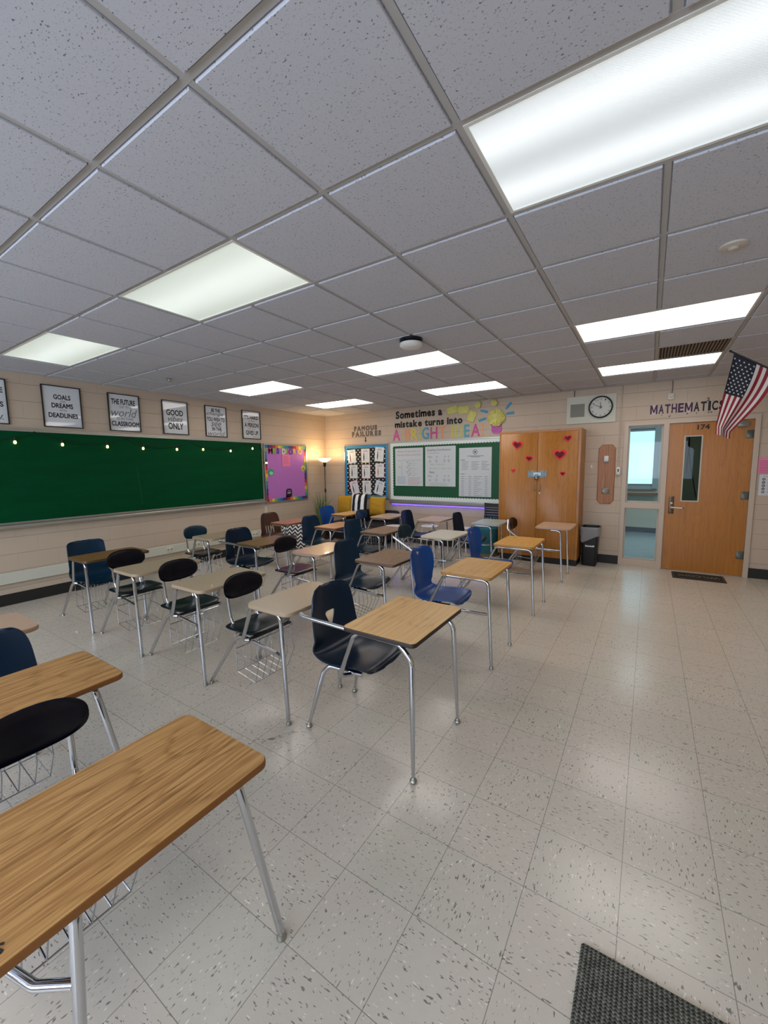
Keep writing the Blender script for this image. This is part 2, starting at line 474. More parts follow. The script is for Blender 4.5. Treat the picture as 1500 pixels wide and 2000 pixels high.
# front wall (behind the viewer) with a band of windows
wx = [(-5.6, -3.5), (-3.2, -1.1), (-.8, 1.3)]
b = B().box(XL, XR, YF - .2, YF, 0, .95).box(XL, XR, YF - .2, YF, 2.35, 2.9)
e = [XL] + [q for w in wx for q in w] + [XR]
for k in range(0, len(e), 2): b.box(e[k], e[k + 1], YF - .2, YF, .95, 2.35)
struct(b.build('wall_front', BLOCKX, smooth=0))
for k, (a, c) in enumerate(wx):
    w = B()
    for x0, x1, z0, z1 in ((a, a + .05, .95, 2.35), (c - .05, c, .95, 2.35), (a, c, .95, 1.0), (a, c, 2.30, 2.35), ((a + c) / 2 - .025, (a + c) / 2 + .025, 1.0, 2.30)):
        w.box(x0, x1, YF - .12, YF - .06, z0, z1)
    w = struct(w.build('window_%d' % (k + 2), ALU, smooth=0))
    g_ = B().box(a + .05, c - .05, YF - .095, YF - .088, 1.0, 2.30).build('window_pane', GLASS, w, smooth=0)
    ld = bpy.data.lights.new('daylight', 'AREA'); ld.shape = 'RECTANGLE'; ld.size = c - a - .1; ld.size_y = 1.3; ld.energy = DAY; ld.color = (.70, .79, 1.0)
    lo = bpy.data.objects.new('daylight', ld); COL.objects.link(lo); lo.location = ((a + c) / 2, YF - .05, 1.65); lo.rotation_euler = (PI / 2, 0, 0)

# black vinyl base
b = B().box(XL, XL + .008, YF, YB, 0, .135)
struct(b.build('baseboard_left', RUBBER, smooth=0))
b = B().box(XL + .008, -2.08, YB - .008, YB, 0, .135).box(-.86, OX0, YB - .008, YB, 0, .135).box(OX1, XR, YB - .008, YB, 0, .135)
struct(b.build('baseboard_back', RUBBER, smooth=0))
struct(B().box(XR - .008, XR, YF, YB - .008, 0, .135).build('baseboard_right', RUBBER, smooth=0))

# ceiling: tiles, tee grid, wall angle
fix = [(i, j) for i in (-6, -2, 2) for j in (-3, 1, 5, 8)]
def inside(i0, i1, j0, j1):
    """true when the segment runs through the middle of a light fixture"""
    for fi, fj in fix:
        if fi <= i0 and i1 <= fi + 2 and fj <= j0 and j1 <= fj + 1 and (i0 == i1 and fi < i0 < fi + 2): return True
    return False
b = B()
i_lo, i_hi, j_lo, j_hi = -8, 6, -7, 11
def cx(i): return min(max(GX + i * GT, XL), XR)
def cy(j): return min(max(GY + j * GT, YF), YB)
for i in range(i_lo + 1, i_hi):
    if not XL < GX + i * GT < XR: continue
    for j in range(j_lo, j_hi):
        if cy(j + 1) - cy(j) < 1e-4 or inside(i, i, j, j + 1): continue
        b.box(cx(i) - .012, cx(i) + .012, cy(j), cy(j + 1), 2.730, 2.737)
for j in range(j_lo + 1, j_hi):
    if not YF < GY + j * GT < YB: continue
    b.box(XL, XR, cy(j) - .012, cy(j) + .012, 2.7295, 2.737)
b.box(XL, XL + .02, YF, YB, 2.720, 2.737).box(XR - .02, XR, YF, YB, 2.722, 2.737).box(XL, XR, YB - .02, YB, 2.722, 2.737).box(XL, XR, YF, YF + .02, 2.722, 2.737)
struct(b.build('trim_1', GRIDM, smooth=0))
taken = {(fi + a, fj) for fi, fj in fix for a in (0, 1)} | {(3, 7)}
b = B().box(XL, XR, YF, YB, 2.737, 2.85)
for i in range(i_lo, i_hi):
    for j in range(j_lo, j_hi):
        xa, xb, ya, yb = cx(i), cx(i + 1), cy(j), cy(j + 1)
        if (i, j) in taken or xb - xa < .04 or yb - ya < .04: continue
        R = []
        for ins, z in ((.0175, 2.737), (.0175, 2.7245), (.0195, 2.722)): R.append([(xa + ins, ya + ins, z), (xb - ins, ya + ins, z), (xb - ins, yb - ins, z), (xa + ins, yb - ins, z)])
        b.rings(R, False, True)
struct(b.build('ceiling', TILE, smooth=0))

# ceiling lights
WHERE = {(-6, 1): 'dim ceiling light closest to the chalkboard and posters', (-2, 1): 'large greenish ceiling light over the middle of the room',
         (2, 1): 'largest ceiling light, at the upper right, with tube glow', (-6, 5): 'small bright ceiling light above the end of the chalkboard',
         (-2, 5): 'bright ceiling light just behind the smoke detector', (2, 5): 'bright ceiling light in front of the dark air vent',
         (-6, 8): 'smallest bright ceiling light, above the corner floor lamp', (-2, 8): 'bright ceiling light above the bright idea lettering',
         (2, 8): 'thin bright ceiling light behind the air vent, above the clock',
         (-6, -3): 'ceiling light behind the camera by the chalkboard wall', (-2, -3): 'ceiling light behind the camera in the middle', (2, -3): 'ceiling light behind the camera by the right wall'}
for i, j in fix:
    x0, y0 = GX + i * GT + .012, GY + j * GT + .012; w, d = 2 * GT - .024, GT - .024
    t = thing('ceiling_light', WHERE[(i, j)], 'ceiling light', (x0 + w / 2, y0 + d / 2, 2.737), 0, 'recessed ceiling lights')
    f = B()
    for a in ((-w / 2, w / 2, -d / 2, -d / 2 + .014), (-w / 2, w / 2, d / 2 - .014, d / 2), (-w / 2, -w / 2 + .014, -d / 2 + .014, d / 2 - .014), (w / 2 - .014, w / 2, -d / 2 + .014, d / 2 - .014)):
        f.box(*a, -.010, -.001)
    f.build('frame', WHITE, t, smooth=0)
    lm = {(-6, 1): LENS_DIM, (-2, 1): LENS_DIM, (2, 1): LENS_BIG}.get((i, j), LENS_LIT)
    B().box(-w / 2 + .014, w / 2 - .014, -d / 2 + .014, d / 2 - .014, -.006, -.002).build('lens', lm, t, smooth=0)

# ceiling vent, smoke detector, round ceiling plate, sprinkler
x0, y0 = GX + 3 * GT, GY + 7 * GT
t = thing('ceiling_vent', 'dark slotted air return in the ceiling between two lights', 'vent', (x0 + GT / 2, y0 + GT / 2, 2.737))
B().box(-.29, .29, -.29, .29, -.004, -.001).build('backing', simple('#3a2a1e', .8), t, smooth=0)
f = B()
for k in range(21): f.box(-.285 + k * .0275, -.285 + k * .0275 + .010, -.285, .285, -.013, -.004)
f.build('grille', simple('#8f8272', .6), t, smooth=0)
f = B().box(-.293, .293, -.293, -.28, -.014, -.001).box(-.293, .293, .28, .293, -.014, -.001).box(-.293, -.285, -.28, .28, -.014, -.001).box(.285, .293, -.28, .28, -.014, -.001)
f.build('frame', GRIDM, t, smooth=0)
t = thing('smoke_detector', 'white round detector on a black mount under the ceiling', 'smoke detector', (GX - .09 * GT, GY + 4.1 * GT + .06, 2.7215))
B().lathe([(.105, 0), (.105, -.022), (.085, -.03)], 28).build('mount', BLACK, t)
d_ = B().lathe([(.08, -.03), (.102, -.036), (.104, -.058), (.085, -.074), (.03, -.078)], 32).build('detector_body', WHITE, t)
t = thing('ceiling_plate', 'round white cover plate on a ceiling tile at the right', 'ceiling plate', (GX + 3.52 * GT, GY + 3.53 * GT, 2.722))
B().lathe([(.062, 0), (.06, -.008), (.035, -.014), (.03, -.014)], 28).build('plate', simple('#c8c0b4', .5), t)
B().lathe([(.028, -.014), (.022, -.026), (.012, -.028)], 20).build('cap', simple('#b7aea0', .5), t)
t = thing('sprinkler', 'tiny ceiling sprinkler near the posters', 'sprinkler', (GX - 5.5 * GT, GY + 3.55 * GT, 2.722))
B().lathe([(.035, 0), (.03, -.008), (.012, -.012), (.01, -.035), (.03, -.037), (.03, -.04)], 16).build('head', STEEL, t)

# ------------------------------------------------------------------ the corridor behind the door
HALLW = simple('#b9bcae', .6, name='pale corridor paint'); HY = 10.85
flat('floor_hall', -5, 5, YB + .15, HY, -.1, 0, simple('#7f9aa0', .22, name='corridor floor', vary=.06, vscale=5))
flat('ceiling_hall', -5, 5, YB + .15, HY, 2.75, 2.85, WHITE)
b = B().box(-5, -.72, HY, HY + .15, 0, 2.85).box(.10, 5, HY, HY + .15, 0, 2.85).box(-.72, .10, HY, HY + .15, 0, 1.08).box(-.72, .10, HY, HY + .15, 2.30, 2.85)
struct(b.build('wall_hall', HALLW, smooth=0))
struct(B().box(-5.1, -5, YB + .15, HY, 0, 2.85).box(5, 5.1, YB + .15, HY, 0, 2.85).build('wall_hall_ends', HALLW, smooth=0))
struct(B().box(-5, 5, HY - .01, HY, 0, .11).build('baseboard_hall', simple('#2a3a40', .5), smooth=0))
HF = simple('#8fa0a2', .5, name='grey window frame')
w = B()
for a in ((-.72, -.64, 1.08, 2.30), (.07, .17, 1.0, 2.42), (-.64, .07, 1.08, 1.10), (-.64, .07, 2.27, 2.30), (-.72, .17, .98, 1.07), (-.72, .17, 2.32, 2.42)): w.box(a[0], a[1], HY - .05 - .004 * a[2] - (.02 if a[0] > 0 else 0), HY + .05, a[2], a[3])
w = struct(w.build('window_5', HF, smooth=0))
B().box(-.64, .07, HY + .0, HY + .008, 1.10, 2.27).build('window_pane', m_glass('frosted corridor glass', (.97, 1, 1), .02), w, smooth=0)
B().box(-.78, .2, HY - .16, HY - .01, .86, .90).build('window_sill', wood('corridor sill', '#8d6d55', '#755846', '#5a4336', 'X'), w, smooth=0)
ld = bpy.data.lights.new('corridor lamp', 'AREA'); ld.shape = 'RECTANGLE'; ld.size = 3.5; ld.size_y = .4; ld.energy = 26; ld.color = (.85, .95, 1)
lo = bpy.data.objects.new('corridor_lamp', ld); COL.objects.link(lo); lo.location = (0.6, 9.2, 2.73)

# door frame, sidelight, door
FR = simple('#c0ae9b', .45, name='painted steel frame')
b = B()
y0, y1 = YB - .025, YB + .15
for a in ((-.34, -.285, 0, 2.18), (.15, .215, 0, 2.18), (1.135, 1.19, 0, 2.18), (-.285, .15, 2.12, 2.18), (.215, 1.135, 2.125, 2.18), (-.285, .15, .893, .978), (-.285, .15, 0, .10)): b.box(a[0], a[1], y0, y1, a[2], a[3])
struct(b.build('trim_2', FR, smooth=0))
w = B()
for z0, z1 in ((.10, .893), (.978, 2.12)):
    for a in ((-.285, -.265, z0, z1), (.13, .15, z0, z1), (-.265, .13, z0, z0 + .018), (-.265, .13, z1 - .018, z1)): w.box(a[0], a[1], YB + .035, YB + .075, a[2], a[3])
w = struct(w.build('window_1', simple('#b7aea0', .4), smooth=0))
B().box(-.265, .13, YB + .052, YB + .058, .996, 2.102).build('window_pane', GLASS, w, smooth=0)
B().box(-.265, .13, YB + .052, YB + .058, .118, .875).build('window_pane', GLASS, w, smooth=0)
b = B(); yd0, yd1 = YB + .005, YB + .05
b.box(.217, .405, yd0, yd1, .008, 2.122).box(.6, 1.133, yd0, yd1, .008, 2.122).box(.405, .6, yd0, yd1, .008, 1.02).box(.405, .6, yd0, yd1, 1.935, 2.122)
dr = struct(b.build('door_1', OAKDOOR, smooth=0))
g_ = B()
for a in ((.398, .413, 1.012, 1.943), (.592, .607, 1.012, 1.943), (.413, .592, 1.012, 1.027), (.413, .592, 1.928, 1.943)): g_.box(a[0], a[1], yd0 - .006, yd1, a[2], a[3])
g_.build('glazing_frame', simple('#b9b2a2', .4), dr, smooth=0)
B().box(.413, .592, YB + .025, YB + .03, 1.027, 1.928).build('door_pane', m_glass('wired door glass', (.30, .31, .27), .06), dr, smooth=0)
hp = soft(.262, .326, yd0 - .008, yd0, .83, 1.085).build('handle_plate', simple('#6e5f50', .4, .8), dr)
B().tube([(.295, yd0 - .008, .925), (.295, yd0 - .055, .925), (.31, yd0 - .06, .925), (.425, yd0 - .06, .92)], .011, 12, fil=.012).build('lever', simple('#d8d2c4', .5), dr)
B().tube([(.425, yd0 - .06, .92), (.44, yd0 - .06, .92)], .009, 10).build('lever_end', simple('#8a2a22', .5), dr)
B().tube([(.295, yd0 - .008, .985), (.295, yd0 - .016, .985)], .014, 12).build('lock_cylinder', STEEL, dr)
for z in (1.93, 1.115, .30):
    h = soft(1.055, 1.15, yd0 - .008, yd0, z - .055, z + .055, .004).build('hinge', simple('#6d7068', .45, .7), dr)
    B().tube([(1.138, yd0 - .014, z - .055), (1.138, yd0 - .014, z + .055)], .009, 10).build('hinge_pin', simple('#5f625b', .45, .7), h)
c_ = soft(.955, 1.075, yd0 - .06, yd0, 2.03, 2.10, .006).build('door_closer', simple('#8d8d88', .45, .5), dr)
B().text('174', .535, .672, 2.018, 2.09, yd0, .035).build('door_number', simple('#17130f', .5), dr, smooth=0)
tag(B().tube([(.455, 7.29, 1.93), (.46, 7.30, 1.75), (.455, 7.30, 1.55), (.452, 7.30, 1.42)], .006, 8).build('hanging_cord', BLACK), 'short black cord hanging behind the door glass', 'cord')
tag(B().tube([(.462, 7.30, 1.93), (.468, 7.31, 1.72), (.50, 7.31, 1.5), (.535, 7.31, 1.32), (.585, 7.31, 1.06)], .006, 8, fil=.1).build('hanging_cord', BLACK), 'longer black cord slanting down behind the door glass', 'cord')
WOODS = (W_MED, W_LIGHT, W_WALNUT, W_BROWN, W_ORANGE, W_GOLD)
EDGES = {m.name: simple(c, .45, name='edge band ' + c) for m, c in ((W_MED, '#7d4f20'), (W_LIGHT, '#8a6232'), (W_WALNUT, '#5a4029'), (W_BROWN, '#4f3a1e'), (W_ORANGE, '#7a4a2a'), (W_GOLD, '#a87838'), (S_BEIGE, '#a58f74'), (S_PINK, '#a98a72'), (S_PALE, '#c2b59c'), (S_GREY, '#9a9d97'))}
# ------------------------------------------------------------------ combination desks (local +x is where the pupil looks)
_cm = {}
def piece(key, name, fn, mat, parent, smooth=40):
    """link a mesh object; the mesh data is made once per key and shared"""
    if key not in _cm:
        r = fn()
        if isinstance(r, B):
            o = r.build(name, mat, None, smooth); _cm[key] = o.data; o.parent = parent; return o
        _cm[key] = r
    return link(name, _cm[key], parent)

def pad(outline, height, thick, n=40):
    """closed cushion-like plate: outline(k)->(x,y), height(x,y)->z"""
    b = B(); P = [outline(k / n) for k in range(n)]
    cx = sum(p[0] for p in P) / n; cy_ = sum(p[1] for p in P) / n
    R = []
    for s, dz in ((.03, 0), (.3, 0), (.55, 0), (.78, 0), (.93, 0), (.985, -.004), (1.0, -thick / 2), (.985, -thick + .003), (.9, -thick), (.5, -thick), (.03, -thick)):
        R.append([(cx + (x - cx) * s, cy_ + (y - cy_) * s, height(cx + (x - cx) * s, cy_ + (y - cy_) * s) + dz) for x, y in P])
    return b.rings(R)

def sup(x0, x1, y0, y1, e):
    def f(t):
        a = 2 * PI * t; c, s = math.cos(a), math.sin(a)
        q = lambda v: math.copysign(abs(v) ** e, v)
        return ((x0 + x1) / 2 + (x1 - x0) / 2 * q(c), (y0 + y1) / 2 + (y1 - y0) / 2 * q(s))
    return f

def crom(P, t):
    n = len(P) - 1; f = min(max(t, 0), 1) * n; i = min(int(f), n - 1); u = f - i
    a, b_, c, d = P[max(i - 1, 0)], P[i], P[i + 1], P[min(i + 2, n)]
    return tuple(.5 * (2 * b_[k] + (c[k] - a[k]) * u + (2 * a[k] - 5 * b_[k] + 4 * c[k] - d[k]) * u * u + (3 * b_[k] - a[k] - 3 * c[k] + d[k]) * u ** 3) for k in range(len(b_)))

# side profile of a moulded seat shell: (x, z, half width)
BUCKET = [(-.120, .418, .185), (-.150, .440, .203), (-.25, .436, .214), (-.36, .425, .218), (-.45, .430, .217), (-.515, .465, .213), (-.543, .54, .207), (-.560, .64, .200), (-.575, .74, .190), (-.588, .832, .178)]
SQUARE = [(-.120, .418, .175), (-.150, .440, .190), (-.25, .436, .198), (-.36, .425, .198), (-.45, .430, .194), (-.515, .465, .188), (-.543, .54, .183), (-.560, .64, .180), (-.575, .74, .177), (-.588, .815, .172)]
WAIST = [(-.110, .410, .170), (-.145, .440, .195), (-.25, .438, .212), (-.36, .428, .214), (-.45, .430, .198), (-.515, .465, .168), (-.540, .54, .155), (-.545, .64, .192), (-.560, .74, .206), (-.580, .832, .190)]

def shell_mesh(kind, hole, mat):
    prof = {'bucket': BUCKET, 'square': SQUARE, 'waist': WAIST}[kind]
    nu, nv = 20, 46
    rc = {'bucket': .16, 'square': .07, 'waist': .10}[kind]
    def fn(u, v):
        s = .5 - .5 * math.cos(PI * v)
        x, z, w = crom(prof, s)
        t = 2 * u - 1
        e = 1.0
        if s > 1 - rc: q = (s - 1 + rc) / rc; e = .62 + .38 * math.sqrt(max(0, 1 - q ** 2.6))
        elif s < .07: q = (.07 - s) / .07; e = .70 + .30 * math.sqrt(max(0, 1 - q ** 2.4))
        y = t * w * e
        back = min(max((z - .46) / .08, 0), 1)
        x += back * (.042 * t * t) ; z += (1 - back) * (.016 * abs(t) ** 3 - .006 * (1 - t * t))
        if s > .97: x -= .010 * (s - .97) / .03
        return (x, y, z)
    b = B().grid(fn, nu, nv)
    ob = b.build('shell', mat)
    m = ob.modifiers.new('s', 'SOLIDIFY'); m.thickness = .009; m.offset = 0
    cut = []
    def cutter(poly):
        c = B().prism([(y, z) for y, z in poly], -.8, -.42, 'yz').build('cut', mat, smooth=0); cut.append(c)
        mm = ob.modifiers.new('b', 'BOOLEAN'); mm.object = c; mm.operation = 'DIFFERENCE'; mm.solver = 'EXACT'
    if hole == 'triangle':
        T = [Vector((-.055, .665, 0)), Vector((.055, .665, 0)), Vector((0, .545, 0))]
        P = fillet([T[0] * .5 + T[1] * .5, T[1], T[2], T[0], T[0] * .5 + T[1] * .5], .02)[:-1]
        cutter([(p.x, p.y) for p in P])
    elif hole == 'heart':
        cutter([(.026 * math.sin(a) ** 3, .787 + .0017 * (13 * math.cos(a) - 5 * math.cos(2 * a) - 2 * math.cos(3 * a))) for a in [2 * PI * k / 28 for k in range(28)]])
    elif hole == 'slits':
        for yy in (-.075, -.025, .025, .075) if mat is BROWNP else (-.06, .06):
            h = .11
            cutter([(yy - .010, .50), (yy + .010, .50), (yy + .012, .50 + h), (yy + .006, .52 + h), (yy - .006, .52 + h), (yy - .012, .50 + h)])
    bpy.context.view_layer.update()
    dg = bpy.context.evaluated_depsgraph_get()
    me = bpy.data.meshes.new_from_object(ob.evaluated_get(dg))
    me.name = 'seat_shell'
    for o in [ob] + cut: bpy.data.objects.remove(o)
    finish(me, 50)
    return me

def glide(parent, p, key, ball=False):
    def f():
        b = B()
        if ball: return b.lathe([(.011, .03), (.013, .026), (.010, .022), (.016, .018), (.019, .010), (.014, .001)], 14)
        return b.lathe([(.0135, .024), (.0145, .012), (.0165, .008), (.0165, .0005)], 14)
    o = piece('glide%d' % ball, 'foot_cap', f, STEEL, parent); o.location = (p[0], p[1], 0)

def desk(cx_, cy_, kind, topm, seatm, label, backm=None, tw=.42, shell='bucket', hole=None, foot=.11, edge=None, basket=True, arm=None, tip=False, rz=0.0, group=None, td=.60, splay=0.0, zs=1.0, ly=None):
    t = thing('school_desk', label, 'desk', (cx_, cy_, 0), rz, group or 'combination desks with attached seats')
    backm = backm or seatm
    hw, hd = tw / 2, td / 2; t.scale = (1, 1, zs)
    # work surface
    rr = .03 if edge else .036 if topm.name.endswith('laminate') and topm in WOODS else .055
    em = edge or EDGES[topm.name]
    def top():
        b = B()
        b.use(em)
        slab(b, lambda i: rrect(-hw + i, hw - i, -hd + i, hd - i, rr - i), .706, .7285, .003)
        b.use(topm); b.rings([[(x, y, z) for x, y in rrect(-hw + .003, hw - .003, -hd + .003, hd - .003, rr - .003)] for z in (.7275, .7302)])
        return b
    top_o = piece(('top', tw, td, topm.name, bool(edge)), 'desk_top', top, topm, t, 30)
    S = kind == 'S'
    fy = .20 if splay else .25
    # legs
    if tip:      # tapered legs with ball tips
        R = lambda m: [.0145] * (m - 12) + [.0145 - .0055 * max(0, (k - 5) / 6) for k in range(12)]
        def lg(pts, taper_from):
            q = fillet([Vector(p) for p in pts], .07, 6); a, c = q[-2], q[-1]
            q = q[:-1] + [a.lerp(c, k / 11) for k in range(1, 12)]
            return B().tube(q, .0145, 12, rad=[.0145] * (len(q) - 8) + [.0145 - .0058 * (k + 1) / 8 for k in range(8)])
    else:
        def lg(pts, taper_from=None): return B().tube(pts, .0128, 12, fil=.055)
    z1 = .692
    n0, f0, n1, f1 = ly or (-fy, fy, -fy - (.03 if tip else splay * .6), fy + (.03 if tip else splay))
    kk = (kind, foot, tip, hw, splay, ly)
    fr = [(-.02, n0, z1), (hw - .115, n0, z1), (foot - .02, n0 - .005, .62), (foot, n1, .02)]
    fl = [(-.02, f0, z1), (hw - .115, f0, z1), (foot - .02, f0 + .005, .62), (foot, f1, .02)]
    if not tip:
        fr = [(-.02, n0, z1), (foot - .034, n0, z1), (foot, n1, .02)]; fl = [(-.02, f0, z1), (foot - .034, f0, z1), (foot, f1, .02)]
    if kind == 'S' and tip:
        rr_ = [(-.20, -.15, .395), (-.42, -.17, .40), (-.46, -.185, .36), (-.55, -.23, .02)]
        rl_ = [(-.20, .15, .395), (-.42, .17, .40), (-.46, .185, .36), (-.55, .23, .02)]
        armp = [(-.20, .0, .393), (-.27, -.17, .388), (-.295, -.235, .40), (-.18, -.25, .665), (-.145, -.25, z1), (.0, -.25, z1)]
        rail = None
    else:
        rr_ = [(-.28, -.175, .42), (-.41, -.177, .42), (-.47, -.185, .38), (-.735, -.205, .02)]
        rl_ = [(-.28, .175, .42), (-.41, .177, .42), (-.47, .185, .38), (-.735, .205, .02)]
        armp = [(-.30, -.19, .425), (-.335, -.215, .428), (-.20, -.245, .675), (-.165, -.25, z1), (.0, -.25, z1)]
        rail = [(-.40, -.178, .42), (-.25, -.185, .416), (-.02, -.20, .405), (foot - .045, n0 + .007, .425)]
        if splay: rail = [(-.40, -.178, .42), (-.25, -.21, .44), (-.06, -.225, .455), (.06, -.20, .46), (foot - .045, n0 - .012, .475)]
    for nm, pts, key in (('leg', fr, 'fr'), ('leg', fl, 'fl'), ('leg', rr_, 'rr'), ('leg', rl_, 'rl')):
        o = piece((kk, key), nm, lambda pts=pts: lg(pts, None), CHROME, t)
        glide(o, pts[-1], key, tip)
    if arm:
        piece((kk, 'arm', arm), 'support_arm', lambda: B().tube({'low': [(-.60, -.265, .70), (-.595, -.265, .675), (-.34, -.262, .53), (-.16, -.255, .455), (.13, -.25, .45)],
              'high': [(-.60, -.22, .80), (-.605, -.235, .66), (-.48, -.25, .58), (-.18, -.25, .43), (.10, -.25, .43)]}[arm], .0125, 12, fil=.05), CHROME, t)
    else:
        piece((kk, 'arm'), 'support_arm', lambda: B().tube(armp, .0135, 12, fil=.05), CHROME, t)
    if tip or shell == 'slit_arm' or hole == 'slits' and seatm is NAVYD:
        piece((kk, 'armrest'), 'armrest', lambda: B().tube([(-.575, -.245, .715), (-.55, -.25, .704), (-.10, -.25, .694)], .0125, 12, fil=.02), CHROME, t)
    if rail:
        piece((kk, 'rail'), 'side_rail', lambda: B().tube(rail, .0115, 10, fil=.06), CHROME, t)
    DS = simple('#2a2c30', .45, .3, name='dark steel')
    sz = .404 if S else .424
    for x in (-.41, -.30): piece(('sbar', x, S), 'seat_bar', lambda x=x: B().box(x - .014, x + .014, -.178, .178, sz, sz + .012), DS, t, 0)
    for x in (-.035, .075): piece(('tbr', x), 'top_bracket', lambda x=x: B().box(x - .015, x + .015, -.25, .25, .697, .7045), DS, t, 0)
    if kind == 'O':
        def seat():
            h = lambda x, y: .462 - .010 * math.exp(-((x + .47) / .10) ** 2 - (y / .15) ** 2) - .10 * max(0, x + .33) ** 1.3 + .007 * abs(y / .19) ** 3
            return pad(sup(-.605, -.265, -.195, .195, .42), h, .017, 48)
        piece(('oseat', seatm.name), 'seat', seat, seatm, t, 60)
        def oval():
            b = B(); n = 44; c = Vector((-.612, 0, .715)); R = []
            P = [sup(-.172, .172, -.088, .088, .78)(k / n) for k in range(n)]
            for s, d in ((.04, .010), (.5, .010), (.85, .010), (.96, .006), (1.0, 0), (.96, -.007), (.85, -.010), (.5, -.010), (.04, -.010)):
                R.append([(c.x - .12 * (q * s) + .035 * (p * s / .17) ** 2 + d, p * s, c.z + q * s) for p, q in P])
            return b.rings(R)
        piece(('oback', backm.name), 'backrest', oval, backm, t, 60)
        for sgn in (-1, 1):
            piece(('post', sgn), 'back_post', lambda sgn=sgn: B().tube([(-.40, sgn * .11, .441), (-.57, sgn * .112, .447), (-.592, sgn * .115, .50), (-.622, sgn * .12, .72)], .0105, 10, fil=.03), CHROME, t)
    else:
        piece(('shell', shell, hole, seatm.name), 'seat_shell', lambda: shell_mesh(shell, hole, seatm), seatm, t)
        for y in (-.12, .12): piece(('bracket', y), 'seat_bracket', lambda y=y: B().tube([(-.20, y, .412), (-.20, y, .402), (-.40, y, .402), (-.40, y, .409)], .007, 8), DS, t)
    if basket:
        def wires():
            b = B(); ys = [-.15, -.09, -.03, .03, .09, .15]
            for y in ys: b.tube([(-.505, y, .41), (-.50, y, .13), (-.31, y, .10), (-.265 + .25 * (y + .15) * .4, y, .25), (-.275, y, .41)], .003, 6)
            for x, z in ((-.502, .30), (-.50, .13), (-.31, .10), (-.275, .41), (-.505, .41)): b.tube([(x, -.15, z), (x, .15, z)], .0032, 6)
            for sgn in (-1, 1): b.tube([(-.502, sgn * .15, .27), (-.265 + .1 * (sgn * .15 + .15), sgn * .15, .25)], .003, 6)
            return b
        piece('basket', 'book_basket', wires, WIRE, t)
    return t

L_ = 'school desk'
# row beside the viewer
near = desk(-1.15, .42, 'O', W_MED, INK, 'nearest school desk, big oak grain top cut by the lower left of the photo', tw=.44, td=.70, foot=.19, splay=.1, zs=.945, ly=(-.14, .27, -.18, .385))
m_ = B().text('S', -.011, .011, -.013, .013, 0, .02, 0, .0008).build('pen_mark', simple('#15110d', .6), near, smooth=0)
m_.matrix_basis = Matrix.Translation((.180, -.268, .7305)) @ Matrix.Rotation(1.2, 4, 'Z') @ Matrix.Rotation(-PI / 2, 4, 'X')
desk(-2.06, .48, 'S', W_MED, NAVYD, 'oak grain desk directly behind the nearest one, at the left edge of the photo', tw=.42, foot=.19, splay=.11, zs=.965, ly=(-.2, .2, -.15, .31))
desk(-2.97, .47, 'O', S_PINK, NAVYD, 'pinkish beige desk corner at the left edge, behind two oak grain desks', tw=.42)
# second row
desk(-4.55, 1.87, 'S', W_BROWN, NAVY, 'brown topped desk with square blue seat near the chalkboard, leftmost of its row', shell='square', tw=.40)
desk(-3.63, 1.87, 'O', S_BEIGE, TEALD, 'beige desk with black oval back, just behind the brown desk at the chalkboard end', INK, tw=.40)
desk(-2.75, 1.88, 'O', S_BEIGE, TEALD, 'beige desk with black oval back, middle one of three in line', INK, tw=.40)
desk(-1.895, 1.88, 'O', S_BEIGE, TEALD, 'beige desk with black oval back, directly behind the light oak desk with triangle hole', INK, tw=.38)
desk(-1.11, 1.91, 'S', W_LIGHT, NAVYD, 'light oak desk with dark edge and navy seat with triangular hole, front of its row', hole='triangle', tw=.44, foot=.20, edge=EDGE_DARK, basket=False, tip=True)
# third row
desk(-4.57, 3.18, 'O', S_BEIGE, INK, 'beige desk with teal oval back beside the wall outlets under the chalkboard', TEAL, tw=.42, arm=None)
desk(-3.70, 3.18, 'S', W_BROWN, NAVYD, 'brown desk with navy slotted shell seat in the middle left', hole='slits', tw=.40)
desk(-2.81, 3.16, 'O', S_PINK, PLUM, 'pink beige desk with black oval back and plum coloured seat', INK, tw=.40)
desk(-2.005, 3.18, 'S', W_WALNUT, NAVY, 'walnut topped desk with plain navy bucket seat, behind the nearer blue heart seat', tw=.43, ly=(-.25, .25, -.25, .28))
desk(-1.16, 3.20, 'S', W_GOLD, BLUE, 'golden oak desk with bright blue heart-hole seat, the nearer one', shell='waist', hole='heart', tw=.42, foot=.21, basket=False)
# fourth row
desk(-4.69, 4.55, 'S', W_ORANGE, BROWNP, 'orange brown desk with brown slotted seat in front of the chevron cushions', hole='slits', tw=.40)
desk(-3.78, 4.55, 'S', W_ORANGE, NAVY, 'orange brown desk with navy bucket seat to the right of the chevron cushions', tw=.40, ly=(-.25, .25, -.30, .25))
desk(-2.93, 4.50, 'S', W_WALNUT, NAVY, 'walnut topped desk with navy bucket seat in front of the black sofa', tw=.40)
desk(-2.08, 4.58, 'O', S_PALE, TEAL, 'pale stone desk with dark teal oval back, tube arm beside the blue heart seat', TEAL, tw=.42, arm='low')
desk(-1.16, 4.52, 'S', W_GOLD, BLUE, 'golden oak desk with bright blue heart-hole seat, the farther one near the cabinet', shell='waist', hole='heart', tw=.42, foot=.22, basket=False)
